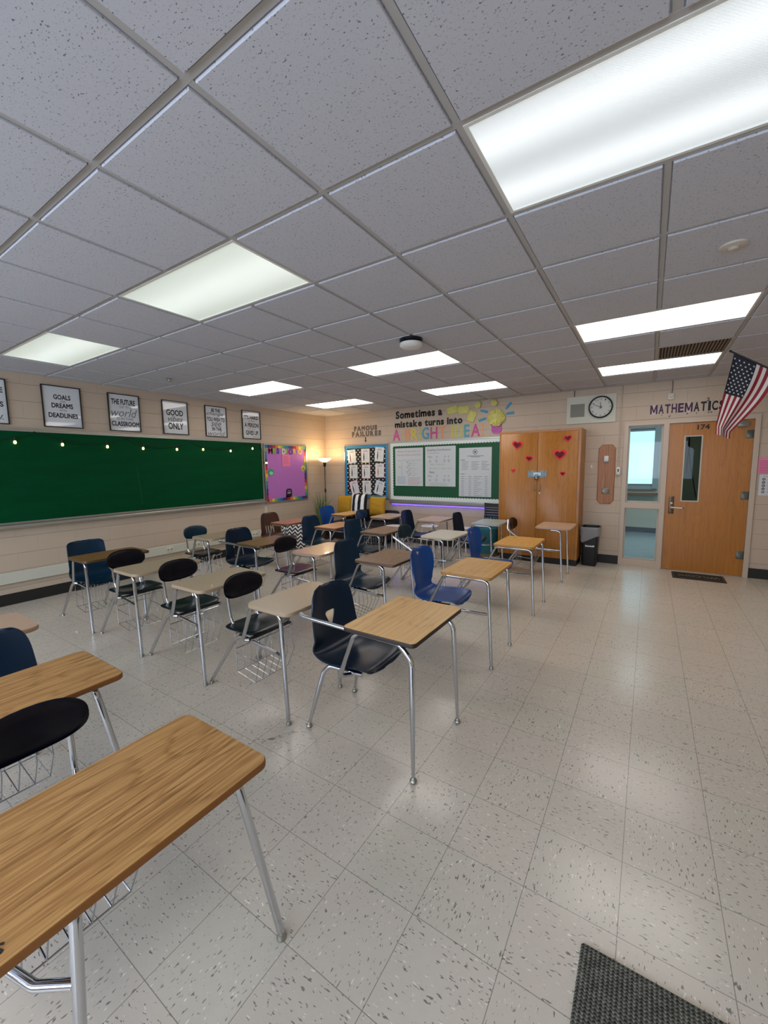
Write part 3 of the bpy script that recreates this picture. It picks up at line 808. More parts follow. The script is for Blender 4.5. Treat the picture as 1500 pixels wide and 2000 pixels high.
# back row
desk(-4.58, 5.84, 'S', W_LIGHT, BLUE, 'oak desk with bright blue seat by the corner plant', shell='waist', hole='heart', tw=.38, basket=False, ly=(-.25, .25, -.25, .29))
desk(-3.72, 5.86, 'O', S_PINK, TEAL, 'pink beige desk with small teal oval back in front of the yellow pillow', TEAL, tw=.42)
desk(-2.83, 5.86, 'S', S_PINK, NAVYD, 'pink beige desk with navy seat beside the white stools', tw=.42)
desk(-1.94, 5.90, 'S', S_GREY, NAVYD, 'grey topped desk in front of the teal ottoman', tw=.43)
desk(-1.04, 5.96, 'O', S_PINK, INK, 'pink beige desk standing right against the wooden cabinet', INK, tw=.45, foot=.13, arm='high')
# ------------------------------------------------------------------ things on the walls (local x to the viewer's right, -y out of the wall)
def on_wall(name, label, cat, side, u, z, group=None, out=0.0):
    if side == 'L': return thing(name, label, cat, (XL + out, u, z), LEFT, group)
    return thing(name, label, cat, (u, YB - out, z), 0, group)
def frame_bars(w, h, t, d, y=0.0, b=None):
    b = b or B()
    return b.box(-w / 2, w / 2, y - d, y, h / 2 - t, h / 2).box(-w / 2, w / 2, y - d, y, -h / 2, -h / 2 + t).box(-w / 2, -w / 2 + t, y - d, y, -h / 2 + t, h / 2 - t).box(w / 2 - t, w / 2, y - d, y, -h / 2 + t, h / 2 - t)

# chalkboard
ya, yb_, za, zb_ = .35, 5.335, .955, 2.065
t = on_wall('chalkboard', 'long green chalkboard on the side wall under the framed quotes', 'chalkboard', 'L', (ya + yb_) / 2, (za + zb_) / 2)
w, h = yb_ - ya, zb_ - za
B().box(-w / 2 + .02, w / 2 - .02, -.018, -.002, -h / 2 + .02, h / 2 - .02).build('writing_surface', CHALK, t, smooth=0)
frame_bars(w, h, .022, .024, -.001).build('frame', ALU, t, smooth=0)
b = B().prism([(-.09, -.035), (-.09, -.022), (-.075, -.030), (-.02, -.030), (-.001, 0), (-.001, -.06), (-.075, -.055)], -w / 2 - .01, w / 2 + .01, 'yz')
tr = b.build('chalk_tray', simple('#a9a69a', .4, .5), t, smooth=0); tr.location = (0, 0, -h / 2 + .005)
B().box(-w / 2, w / 2, -.03, -.0005, h / 2 + .001, h / 2 + .018).build('map_rail', ALU, t, smooth=0)
dust = simple('#165c3a', .8)
B().use(dust).tube([(.18 + .0, -.0185, .10), (.22, -.0185, -.45)], .0018, 4).tube([(2.30, -.0185, -.02), (2.35, -.0185, -.10)], .0018, 4).build('chalk_mark', dust, t)

# string of bulbs along the top of the chalkboard
CORDM = simple('#12140f', .6, name='black cord'); GLOW = emission('glowing filament bulb', '#ffdf8c', 2.2)
bul = [(1.20, 1.93), (1.68, 1.935), (2.14, 1.925), (2.65, 1.915), (3.12, 1.905), (3.63, 1.905), (4.08, 1.915), (4.61, 1.905), (5.09, 1.96)]
peaks = [(.9, 2.035), (1.87, 2.045), (2.91, 2.03), (3.88, 2.025), (4.91, 2.035), (5.26, 2.03)]
t = on_wall('string_light', 'string of small glowing bulbs draped along the top of the chalkboard', 'string lights', 'L', 3.0, 1.95, out=.03)
seq = sorted([(y, z + .03) for y, z in bul] + peaks)
cp = []
for k in range(len(seq) - 1):
    (a, za_), (c, zc_) = seq[k], seq[k + 1]
    for q in range(8):
        f = q / 8
        cp.append((a + (c - a) * f - 3.0, -.012, za_ + (zc_ - za_) * f - .03 * math.sin(PI * f) * (.4 if abs(c - a) < .3 else 1) - 1.95))
cp += [(5.27 - 3, -.012, 2.02 - 1.95), (5.325 - 3, -.012, 1.86 - 1.95), (5.33 - 3, -.012, 1.70 - 1.95), (5.345 - 3, -.012, 1.35 - 1.95), (5.36 - 3, -.012, .95 - 1.95)]
B().tube(cp, .0042, 6).build('cord', CORDM, t)
for y, z in bul:
    s = B().lathe([(.008, .035), (.014, .03), (.015, 0), (.012, -.004)], 10, (y - 3, -.012, z - 1.95)).build('socket', CORDM, t)
    B().lathe([(.009, -.004), (.014, -.016), (.016, -.028), (.012, -.040), (.003, -.045)], 12, (y - 3, -.012, z - 1.95)).build('bulb', GLOW, s)
s = B().tube([(5.335 - 3, -.012, 1.675 - 1.95), (5.36 - 3, -.02, 1.672 - 1.95)], .014, 10).build('socket', CORDM, t)
B().tube([(5.36 - 3, -.02, 1.672 - 1.95), (5.375 - 3, -.024, 1.67 - 1.95), (5.40 - 3, -.03, 1.668 - 1.95), (5.415 - 3, -.034, 1.667 - 1.95)], .02, 12, rad=[.010, .015, .016, .005]).build('bulb', GLOW, s)

# framed quotes
FRAME_K = simple('#0b0b0c', .35); PRINT = simple('#d3d6d8', .03, name='framed print under glass'); INKT = simple('#1a1c22', .6, name='print ink'); INKL = simple('#6f7378', .6, name='light print ink')
def quote(u, label, rows):
    t = on_wall('framed_quote', label, 'framed print', 'L', u, 2.372, 'framed quotes above the chalkboard')
    w, h = .412, .512
    frame_bars(w, h, .010, .022, -.001).build('frame', FRAME_K, t, smooth=0)
    p = B().box(-w / 2 + .008, w / 2 - .008, -.008, -.002, -h / 2 + .008, h / 2 - .008).build('print', PRINT, t, smooth=0)
    b = B()
    for txt, x0, x1, z0, z1, st in rows:
        b.use(INKL if st else INKT).text(txt, x0, x1, z0, z1, -.0083, {0: .03, 1: .0, 2: 0.0 if 'w' in txt else .012}[st], .35 if st == 2 else 0, .0006)
    b.build('lettering', INKT, p, smooth=0)
quote(1.455, 'framed quote cut off by the left edge of the photo', [('E', .13, .175, .10, .16, 0), ('TS', .09, .17, -.06, 0, 0), ('l.', .12, .16, -.205, -.15, 2)])
quote(2.19, 'framed quote reading GOALS ARE DREAMS WITH DEADLINES', [('GOALS', -.085, .095, .09, .15, 0), ('ARE', -.02, .04, .055, .08, 1), ('DREAMS', -.11, .115, -.015, .045, 0), ('WITH', -.035, .045, -.055, -.03, 1), ('DEADLINES', -.15, .16, -.135, -.075, 0)])
quote(2.92, 'framed quote reading THE FUTURE OF THE world IS IN THIS CLASSROOM', [('THE FUTURE', -.16, .15, .11, .185, 0), ('OF THE', -.06, .10, .065, .095, 1), ('world', -.17, .17, -.055, .055, 2), ('IS IN THIS', -.10, .11, -.10, -.065, 1), ('CLASSROOM', -.175, .185, -.185, -.12, 0)])
quote(3.66, 'framed quote reading GOOD vibes ONLY', [('GOOD', -.14, .13, .03, .12, 0), ('vibes', -.12, .12, -.06, .025, 2), ('ONLY', -.12, .125, -.18, -.08, 0)])
quote(4.375, 'framed quote reading BE THE change YOU WISH TO see IN THE world', [('BE THE', -.08, .09, .155, .215, 0), ('change', -.17, .15, .085, .16, 2), ('YOU WISH TO', -.17, .17, .0, .07, 0), ('see', -.10, .10, -.085, -.01, 2), ('IN THE', -.08, .10, -.155, -.095, 0), ('world', -.16, .165, -.24, -.16, 2)])
quote(5.115, "framed quote reading IT'S HARD A PERSON GIVES UP, smallest and closest to the corner", [("IT'S HARD", -.16, .165, .10, .17, 0), ('to beat', -.06, .08, .055, .09, 1), ('A PERSON', -.15, .165, -.045, .035, 0), ('who never', -.09, .09, -.085, -.06, 1), ('GIVES UP.', -.13, .165, -.185, -.105, 0), ('BABE RUTH', .02, .16, -.225, -.205, 1)])

# purple notice board
t = on_wall('notice_board', 'purple paper notice board with rainbow border beside the chalkboard', 'notice board', 'L', 5.955, 1.46)
w, h = 1.175, 1.16
frame_bars(w, h, .022, .024, -.001).build('frame', ALU, t, smooth=0)
B().box(-w / 2 + .02, w / 2 - .02, -.012, -.002, -h / 2 + .02, h / 2 - .02).build('paper', m_paper('purple paper', '#b873be', .8, 7), t, smooth=0)
RB = [simple(c, .6, name='border ' + c) for c in ('#b3222e', '#d9772e', '#e6c548', '#7fae48', '#1f8f86', '#1b6fa6', '#27306f', '#5d1f55')]
b = B(); k = 0; ww, hh = w - .044, h - .044; st = .068
def scal(x0, x1, z0, z1, horiz, sgn):
    n = 6
    if horiz: P = [(x0, z0), (x1, z0)] + [(x1 - (x1 - x0) * q / n, z1 + sgn * .008 * math.sin(PI * q / n)) for q in range(n + 1)]
    else: P = [(x0, z0), (x0, z1)] + [(x1 + sgn * .008 * math.sin(PI * q / n), z1 - (z1 - z0) * q / n) for q in range(n + 1)]
    b.prism(P, -.0145, -.0125)
nx = int(ww / st)
for q in range(nx):
    b.use(RB[(q + 5) % 8]); x = -ww / 2 + q * ww / nx; scal(x, x + ww / nx, hh / 2, hh / 2 - .052, True, -1)
    b.use(RB[(q + 0) % 8]); scal(x, x + ww / nx, -hh / 2, -hh / 2 + .052, True, 1)
nz = int((hh - .104) / st)
for q in range(nz):
    z = -hh / 2 + .052 + q * (hh - .104) / nz
    b.use(RB[(7 - q + 1) % 8]); scal(-ww / 2, -ww / 2 + .05, z, z + (hh - .104) / nz, False, 1)
    b.use(RB[(15 - q + 5) % 8]); scal(ww / 2, ww / 2 - .05, z, z + (hh - .104) / nz, False, -1)
b.build('rainbow_border', None, t, smooth=0)
cols = ['#c73a35', '#7fae48', '#2a3a8c', '#d8d2c0', '#a8c05a', '#c73a7a', '#2a3a8c', '#e0a25a', '#b07fc0', '#d8c05a', '#2a3a8c']
# letters of the name, each its own cut-out
def letters(word_list, side, u0, u1, z0, z1, mats, group, tail, off=.02, name='cutout_letter', depth=.003, out=.0, slope=0.0, wob=0.0, hfix=None, gap=.10, space=.45, cat='letter', fill=None):
    seq = []; x = 0.0; hmax = 0.0
    cap = [p[1] for p in glyphs('H', off)[0]]; H = max(cap)
    for wi, word in enumerate(word_list):
        for ci, ch in enumerate(word):
            vs, fs = glyphs(ch, off)
            a = min(p[0] for p in vs); c = max(p[0] for p in vs)
            seq.append((word, ci, ch, x - a, vs, fs, a, c)); x += (c - a) + gap
        x += space
    W = x - gap - space
    sx = (u1 - u0) / W; sz = (z1 - z0) / H
    seen = {}
    for k, (word, ci, ch, dx, vs, fs, a, c) in enumerate(seq):
        u = u0 + (dx + (a + c) / 2) * sx
        f = (dx + a) / W; zz = z0 + slope * f + (random.uniform(-wob, wob) if wob else 0)
        nth = word[:ci + 1].count(ch)
        od = '' if word.count(ch) < 2 else {1: 'first ', 2: 'second ', 3: 'third '}[nth]
        kindw = 'exclamation mark' if ch == '!' else 'full stop' if ch == '.' else 'letter ' + ch
        m, cname = mats[k % len(mats)] if isinstance(mats, list) else mats
        b = B().use(m); b.add([((p[0] - (a + c) / 2) * sx, -.001 - depth * (p[2] + 1) / 2, p[1] * sz) for p in vs], fs)
        if fill:
            v2, f2 = glyphs(ch, off - fill[1]); a2 = min(p[0] for p in v2); c2 = max(p[0] for p in v2)
            b.use(fill[0]); b.add([((p[0] - (a2 + c2) / 2) * sx, -.0012 - depth - .0006 * (p[2] + 1), p[1] * sz) for p in v2], f2)
        o = b.build(name, m, smooth=0)
        if side == 'L': o.location = (XL + out, u, zz); o.rotation_euler = (0, 0, LEFT)
        else: o.location = (u, YB - out, zz)
        tag(o, '%s cut-out %s%s in the word %s %s' % (cname, od, kindw, word, tail), cat, group)
lm = [(simple(c, .6, name='letter ' + c), n) for c, n in zip(cols, ['red', 'green', 'blue', 'lilac', 'pale green', 'pink', 'dark blue', 'orange', 'violet', 'yellow', 'deep blue'])]
letters(['MRS', 'DiIORIO'], 'L', 5.49, 6.40, 1.855, 1.965, lm, 'name letters on the purple board', 'on the purple board', .05, out=.016, wob=.008, gap=.08)
NOTE = simple('#e679a6', .7, name='pink note paper'); NLINE = simple('#b0487a', .7)
def sheet(side, name, label, cat, u, z, w, h, mat, marks, group=None, rot=0.0, out=.016, border=None):
    t = on_wall(name, label, cat, side, u, z, group, out)
    t.rotation_euler = (0, rot, LEFT if side == 'L' else 0) if side != 'L' else (rot, 0, LEFT)
    b = B()
    if border: b.use(border).box(-w / 2, w / 2, -.0015, 0, -h / 2, h / 2); b.use(mat).box(-w / 2 + .014, w / 2 - .014, -.0019, -.0014, -h / 2 + .014, h / 2 - .014)
    else: b.use(mat).box(-w / 2, w / 2, -.0015, 0, -h / 2, h / 2)
    o = b.build('paper', mat, t, smooth=0)
    b = B(); marks(b, w, h)
    if b.v: b.build('writing', INKT, o, smooth=0)
    return t
def lines(mat, x0, x1, z0, z1, n, th=.004, seed=1):
    rnd = random.Random(seed)
    def f(b, w, h):
        b.use(mat)
        for k in range(n):
            z = z1 + (z0 - z1) * k / max(n - 1, 1); e_ = x1 - rnd.random() * (x1 - x0) * .3
            b.box(x0 * w, e_ * w, -.0026, -.0018, z * h - th / 2, z * h + th / 2)
    return f
sheet('L', 'pink_note', 'pink note pinned high on the purple board', 'note', 5.945, 1.715, .215, .24, NOTE, lines(NLINE, -.35, .38, -.22, .36, 6, .006, 3))
def apple(u, z, r, c1, c2, label):
    o = B().use(c1)
    P = [(r * (1 + .10 * math.cos(2 * a)) * math.cos(a), r * (1 + .08 * math.cos(3 * a)) * math.sin(a)) for a in [2 * PI * k / 24 for k in range(24)]]
    o.prism(P, -.002, 0); o.use(c2).prism([(x * .62 + .1 * r, y_ * .5 - .25 * r) for x, y_ in P], -.003, -.002)
    o = o.build('paper_sticker', c1, smooth=0); o.location = (XL + .0165, u, z); o.rotation_euler = (0, 0, LEFT)
    tag(o, label, 'sticker')
apple(5.53, 1.485, .072, simple('#2f9a6a', .6), simple('#8fd0b0', .6), 'round green paper sticker on the left border of the purple board')
apple(6.43, 1.555, .062, simple('#d5cc55', .6), simple('#8a9a3a', .6), 'round yellow green paper sticker on the right border of the purple board')
o = B().use(simple('#17121c', .5)).prism([(.085 * math.copysign(abs(math.cos(a)) ** .6, math.cos(a)), .09 * math.copysign(abs(math.sin(a)) ** .6, math.sin(a))) for a in [2 * PI * k / 32 for k in range(32)]], -.002, 0)
o.prism([(-.08, -.03), (-.02, -.085), (-.10, -.10)], -.002, 0)
o.use(simple('#b9a8c0', .6)).box(-.05, .05, -.003, -.002, -.012, .012)
for k in range(3): o.box(-.04, .045, -.003, -.002, .03 + k * .012, .034 + k * .012)
o = o.build('speech_sticker', None, smooth=0); o.location = (XL + .0165, 5.99, 1.05); o.rotation_euler = (0, 0, LEFT)
tag(o, 'black speech bubble sticker low on the purple board', 'sticker')

# cable raceway with outlets
RACE = simple('#c6c6b6', .5, name='raceway paint')
t = on_wall('cable_raceway', 'long cream cable raceway low on the wall under the chalkboard', 'raceway', 'L', 3.3, .325, out=.002)
b = B(); R = []
for ins, y in ((0, 0), (0, -.035), (.006, -.04)): R.append([(x, y, z) for x, z in [(-3.1, -.066 + ins), (3.1, -.066 + ins), (3.1, .066 - ins), (-3.1, .066 - ins)]])
b.rings(R).build('cover', RACE, t, smooth=0)
for k in range(5): B().box(-2.4 + k * 1.22, -2.385 + k * 1.22, -.0415, -.039, -.062, .062).build('joint_clip', RACE, t, smooth=0)
B().box(2.035, 2.075, -.035, 0, .067, .50).build('riser', RACE, t, smooth=0)
def outlet(side, u, z, label, out):
    t = on_wall('wall_outlet', label, 'outlet', side, u, z, 'duplex outlets on the raceway', out)
    p = soft(-.058, .058, -.007, 0, -.045, .045, .005).build('plate', simple('#d3d0bc', .4), t)
    for sx in (-.028, .028):
        B().lathe([(.017, 0), (.017, .003)], 14).build('socket', simple('#a8a592', .5), p).matrix_basis = Matrix.Translation((sx, -.007, 0)) @ Matrix.Rotation(PI / 2, 4, 'X')
        B().box(sx - .007, sx - .004, -.0108, -.0095, -.002, .008).box(sx + .004, sx + .007, -.0108, -.0095, -.002, .008).build('slot', BLACK, p, smooth=0)
outlet('L', 3.40, .325, 'outlet on the raceway left of the teal oval backed chair', .041)
outlet('L', 3.86, .325, 'outlet on the raceway behind the teal oval backed chair', .041)
outlet('L', 5.05, .325, 'outlet on the raceway close to the raceway riser', .041)

# ------------------------------------------------------------------ back wall
# blue framed board with nine sheets
t = on_wall('poster_board', 'board with blue border and dotted black paper above the sofa', 'notice board', 'B', -5.145, 1.465)
w, h = 1.15, 1.16
frame_bars(w, h, .018, .022, -.001).build('frame', ALU, t, smooth=0)
B().box(-w / 2 + .016, w / 2 - .016, -.008, -.002, -h / 2 + .016, h / 2 - .016).build('blue_paper', simple('#1f86b8', .65), t, smooth=0)
b = B(); ww, hh = w - .14, h - .16; P = []
for (xa, za_), (xb, zb2) in ((((-ww / 2, -hh / 2)), ((ww / 2, -hh / 2))), (((ww / 2, -hh / 2)), ((ww / 2, hh / 2))), (((ww / 2, hh / 2)), ((-ww / 2, hh / 2))), (((-ww / 2, hh / 2)), ((-ww / 2, -hh / 2)))):
    n = 72; L = math.hypot(xb - xa, zb2 - za_); nxv, nzv = (zb2 - za_) / L, -(xb - xa) / L
    for q in range(n):
        f = q / n; d = .007 * abs(math.sin(PI * f * 18)); P.append((xa + (xb - xa) * f + nxv * d, za_ + (zb2 - za_) * f + nzv * d))
b.prism(P, -.0105, -.0085).build('dotted_paper', DOTS, t, smooth=0)
pc = {'b': '#bcd0dd', 'c': '#ddd3b4', 'g': '#cfdcc0', 'p': '#e0a9c0', 'r': '#e0b4ae', 's': '#c4ccbb'}
fig = [('b', -.37, .33, .09, '#8a4a55'), ('c', 0, .34, .0, '#2b2430'), ('g', .36, .36, -.09, '#3f5a35'), ('s', -.33, .0, .0, '#3a3a4a'), ('r', .01, .0, .0, '#4a4a52'), ('p', .365, .02, .0, '#c08a2a'),
       ('p', -.31, -.35, .25, '#2a2a3a'), ('c', .02, -.345, .0, '#1a1a22'), ('b', .35, -.345, -.25, '#2a3a4a')]
names = ['pale blue sheet, top left of nine', 'cream sheet, top centre of nine', 'pale green sheet, top right of nine', 'grey green sheet, middle left of nine', 'rose bordered sheet, centre of nine', 'pink bordered sheet, middle right of nine', 'tilted pink sheet, bottom left of nine', 'cream sheet, bottom centre of nine', 'tilted blue sheet, bottom right of nine']
for (k, dx, dz, rot, fc), nm in zip(fig, names):
    def marks(b, w, h, fc=fc):
        g = simple('#4a4a50', .7); b.use(g).box(-.30 * w, .30 * w, -.0028, -.0019, .29 * h, .32 * h).box(-.18 * w, .22 * w, -.0028, -.0019, .38 * h, .40 * h)
        g2 = simple('#b9bcc2', .7); b.use(g2)
        for q in range(10): b.box(.02 * w, (.34 - .05 * (q % 3)) * w, -.0028, -.0019, (.2 - .05 * q) * h, (.215 - .05 * q) * h)
        b.use(simple(fc, .7)).prism([(-.22 * w, .12 * h), (-.14 * w, .12 * h), (-.11 * w, -.1 * h), (-.14 * w, -.36 * h), (-.18 * w, -.36 * h), (-.18 * w, -.12 * h), (-.19 * w, -.36 * h), (-.23 * w, -.36 * h), (-.25 * w, -.1 * h)], -.0028, -.0019)
        b.prism([(-.18 * w + .045 * w * math.cos(2 * PI * q / 12), .17 * h + .05 * h * math.sin(2 * PI * q / 12)) for q in range(12)], -.0028, -.0019)
    sheet('B', 'poster_sheet', nm + ' on the dotted board', 'poster', -5.145 + dx, 1.465 + dz, .225, .30, simple('#e3e4e2', .3, name='laminated sheet'), marks, 'nine sheets on the dotted board', -rot, .0115, simple(pc[k], .4))
FAM = simple('#1a1512', .6); TAN = simple('#a58f7d', .6)
letters(['FAMOUS'], 'B', -5.44, -4.84, 2.345, 2.44, (FAM, 'black'), 'black sign letters', 'above the dotted board', .06, slope=.0, fill=(TAN, .075), gap=.17)
letters(['FAILURES'], 'B', -5.50, -4.74, 2.225, 2.325, (FAM, 'black'), 'black sign letters', 'above the dotted board', .06, fill=(TAN, .075), gap=.17)
o = B().prism([(-.012, .06), (.012, .06), (.012, -.01), (.03, -.01), (0, -.06), (-.03, -.01), (-.012, -.01)], -.003, -.001).build('paper_arrow', FAM, smooth=0); o.location = (-5.14, YB, 2.145)
tag(o, 'small black arrow pointing down at the dotted board', 'arrow')

# large green board with white scalloped border
xa, xb = -4.535, -2.10; za_, zb2 = .865, 2.065
t = on_wall('bulletin_board', 'green bulletin board with white scalloped border beside the wooden cabinet', 'notice board', 'B', (xa + xb) / 2, (za_ + zb2) / 2)
w, h = xb - xa, zb2 - za_
frame_bars(w, h, .022, .024, -.001).build('frame', ALU, t, smooth=0)
B().box(-w / 2 + .02, w / 2 - .02, -.010, -.002, -h / 2 + .02, h / 2 - .02).build('green_paper', simple('#004d2a', .6, vary=.06), t, smooth=0)
b = B(); WS = simple('#dfe6df', .6, name='white scalloped paper')
ww, hh = w - .044, h - .044
def strip(horiz, sgn):
    L = ww if horiz else hh; n = int(L / .055) * 8; P = []
    for q in range(n + 1):
        f = q / n; d = .058 + .016 * abs(math.sin(PI * f * n / 8)); P.append((-L / 2 + L * f, d))
    P = [(-L / 2, 0)] + P + [(L / 2, 0)]
    if horiz: Q = [(x, sgn * (hh / 2 - d)) for x, d in P]
    else: Q = [(sgn * (ww / 2 - d), x) for x, d in P]
    b.prism(Q, -.0135 if horiz else -.0125, -.0105)
strip(True, 1); strip(True, -1); strip(False, -1); strip(False, 1)
b.build('scalloped_border', WS, t, smooth=0)
b = B().prism([(-.06, -.02), (-.06, -.008), (-.001, -.008), (-.001, -.05), (-.05, -.045)], -w / 2, w / 2, 'yz').build('ledge', simple('#a9a69a', .4, .5), t, smooth=0); b.location = (0, 0, -h / 2)
PAPER = simple('#c9cfcf', .6, name='chart paper'); PEN = simple('#7d8088', .7); PENR = simple('#b98a90', .7); PENB = simple('#7f97b0', .7); PENG = simple('#9bb0a0', .7); PEND = simple('#4a4d55', .7)
def chart1(b, w, h):
    y = -.0019
    b.use(PENR).text('What Proportion of', -.27, .27, .285, .335, y, -.004, .15, .0007).text('Hershey Kisses Land Flat?', -.28, .28, .215, .265, y, -.004, .15, .0007)
    b.use(PEN).box(-.27, .27, y - .0007, y, .135, .139).box(-.165, -.161, y - .0007, y, -.17, .12)
    b.text('35%', -.24, -.19, -.01, .015, y, 0, 0, .0007)
    for k in range(9):
        z = .10 - k * .033; b.use(PEN).box(-.08 + .02 * (k % 3), .13 + .03 * ((k * 2) % 3), y - .0007, y, z, z + .003)
        b.use(PEND).prism([(.0 + .03 * ((k * 5) % 3 - 1) + .009 * math.cos(2 * PI * q / 8), z + .009 * math.sin(2 * PI * q / 8)) for q in range(8)], y - .0009, y)
    for k in range(6):
        b.use(PENB).box(-.28, -.07 - .02 * (k % 2), y - .0007, y, -.20 - k * .027, -.193 - k * .027)
        b.use(PENR).box(-.02, .28 - .03 * (k % 3), y - .0007, y, -.22 - k * .027, -.213 - k * .027)
def chart2(b, w, h):
    y = -.0019
    b.use(PEND).text('Sampling Distributions', -.28, .22, .29, .34, y, -.004, .2, .0007); b.use(PENR).box(-.26, -.02, y - .0007, y, .255, .262)
    for z0 in (.17, -.20):
        b.use(PEN).text('Mean', -.26, -.17, z0, z0 + .035, y, 0, .1, .0007).text('p', -.08, -.05, z0 - .005, z0 + .03, y, 0, .1, .0007).text('p - p', .09, .19, z0 - .005, z0 + .03, y, 0, .1, .0007)
        b.text('SD', -.24, -.19, z0 - .085, z0 - .05, y, 0, .1, .0007)
        for xx in (-.11, .06, .15): b.box(xx, xx + .07, y - .0007, y, z0 - .07, z0 - .066).text('pq', xx + .01, xx + .05, z0 - .06, z0 - .035, y, 0, .1, .0007).text('n', xx + .02, xx + .04, z0 - .095, z0 - .075, y, 0, .1, .0007)
    b.use(PENG).text('Stat - param', -.21, .09, .02, .06, y, 0, .15, .0007)
    b.text('Error = sqrt var', -.23, .26, -.06, -.02, y, 0, .15, .0007)
    b.use(PEND).text('Means', -.23, -.12, -.13, -.09, y, 0, .1, .0007); b.use(PENG)
    for k in range(3): b.box(-.22, .14 + .03 * (k % 2), y - .0007, y, -.325 - k * .022, -.319 - k * .022)
def chart3(b, w, h):
    y = -.0019; c = (0.0, .37)
    b.use(PEND); n = 28
    for r0, r1 in ((.036, .045), (.0, .018)):
        if r0: b.rings([[(c[0] + r * math.cos(2 * PI * q / n), yy, c[1] + r * math.sin(2 * PI * q / n)) for q in range(n)] for r, yy in ((r0, y - .0008), (r1, y - .0008))], False, False)
        else: b.prism([(c[0] + r1 * math.cos(2 * PI * q / n), c[1] + r1 * math.sin(2 * PI * q / n)) for q in range(n)], y - .0008, y)
    b.box(-.15, .16, y - .0007, y, .295, .303).box(-.08, .09, y - .0007, y, .275, .281)
    b.box(-.28, -.19, y - .0007, y, .225, .233).box(-.28, -.20, y - .0007, y, -.035, -.027)
    b.use(PEN)
    for k in range(6):
        z = .19 - k * .028
        b.box(-.26, -.12 - .015 * (k % 3), y - .0007, y, z, z + .007).box(-.07, .08 - .03 * (k % 2), y - .0007, y, z, z + .007).box(.12, .27 - .03 * ((k + 1) % 3), y - .0007, y, z, z + .007)
    for k in range(10):
        z = -.08 - k * .039
        b.box(-.27, -.21, y - .0007, y, z, z + .008).box(-.12, -.07, y - .0007, y, z, z + .008).box(-.02, .13 - .04 * (k % 3), y - .0007, y, z, z + .007).box(.19, .24, y - .0007, y, z, z + .008).box(-.28, .28, y - .0004, y, z - .012, z - .0105)
sheet('B', 'chart_paper', 'handwritten chart paper, left of three on the green board', 'poster', -4.07, 1.55, .64, .76, PAPER, chart1, 'large papers on the green board', 0, .014)
sheet('B', 'chart_paper', 'handwritten chart paper in the middle of the green board', 'poster', -3.38, 1.555, .64, .77, PAPER, chart2, 'large papers on the green board', 0, .014)
sheet('B', 'chart_paper', 'tall printed form with a round seal, right on the green board', 'poster', -2.68, 1.44, .62, .90, PAPER, chart3, 'large papers on the green board', 0, .014)
# purple light strip under the ledge
t = on_wall('light_strip', 'glowing purple light strip under the green bulletin board', 'light strip', 'B', -3.32, .765, out=.012)
LEDM = emission('purple led', '#3a22ff', 13.0)
B().box(-1.17, 1.2, -.006, .01, .018, .03).build('strip_backing', WHITE, t, smooth=0)
b = B(); n = 60
for k in range(n): b.box(-1.16 + k * 2.34 / n, -1.135 + k * 2.34 / n, -.012, -.006, .018, .028)
b.build('led_row', LEDM, t, smooth=0)

# sentence in cut-out letters
BK = simple('#0d0d0d', .6)
letters(['Sometimes', 'a'], 'B', -4.375, -3.345, 2.530, 2.672, (BK, 'black'), 'black cut-out letters of the sentence', 'in the top line', .045, gap=.06, space=.32)
letters(['mistake', 'turns', 'into'], 'B', -4.395, -2.935, 2.350, 2.478, (BK, 'black'), 'black cut-out letters of the sentence', 'in the second line', .045, gap=.06, space=.32)
bc = [('#c94f92', 'pink'), ('#e39a68', 'orange'), ('#d9c24a', 'yellow'), ('#b9c25a', 'yellow green'), ('#4f9bb5', 'blue'), ('#c0508f', 'magenta'), ('#e3956a', 'salmon'), ('#d2c050', 'mustard'), ('#b7c567', 'lime'), ('#4f9fae', 'teal'), ('#c34f8e', 'deep pink'), ('#e2986d', 'peach')]
letters(['A', 'BRIGHT', 'IDEA!'], 'B', -4.45, -2.525, 2.095, 2.315, [(simple(c, .6, name='card ' + c), n) for c, n in bc], 'coloured cut-out letters of the sentence', 'above the green board', .02, slope=.0, gap=.13, space=.35)
YEL = m_paper('yellow paper', '#d2cc79', .9, 12)
def note(u, z, w, h, rot, label):
    o = B()
    def f(a, c): return ((a - .5) * w, -.004 - .012 * math.sin(a * 5 + c * 3) ** 2, (c - .5) * h)
    o.grid(f, 8, 8); o = o.build('yellow_paper', YEL); o.location = (u, YB - .002, z); o.rotation_euler = (0, -rot, 0)
    m = o.modifiers.new('s', 'SOLIDIFY'); m.thickness = .002
    tag(o, label, 'paper', 'yellow papers by the sentence')
note(-3.135, 2.60, .21, .14, .22, 'tilted yellow paper directly right of the word a')
note(-2.92, 2.585, .22, .14, .02, 'straight yellow paper, middle of three by the sentence')
note(-2.755, 2.455, .15, .20, -.35, 'leaning yellow paper just above the word idea')
def crumple(c, r, n, seed, sq=(1, .5, 1)):
    rnd = random.Random(seed); b = B(); R = []
    for i in range(n + 1):
        a = -PI / 2 + PI * i / n
        R.append([tuple(c[k] + d * r * sq[k] * rnd.uniform(.78, 1.12) for k, d in enumerate((math.cos(a) * math.cos(2 * PI * j / 14), math.cos(a) * math.sin(2 * PI * j / 14), math.sin(a)))) for j in range(14)])
    return b.rings(R)
for u, z, s, lb in ((-2.63, 2.645, 3, 'small crumpled yellow paper ball close to the ceiling, left one'), (-2.335, 2.655, 5, 'small crumpled yellow paper ball close to the ceiling above the bulb')):
    o = crumple((0, 0, 0), .062, 7, s).build('paper_ball', YEL, smooth=0); o.location = (u, YB - .034, z); tag(o, lb, 'paper ball', 'crumpled paper balls')
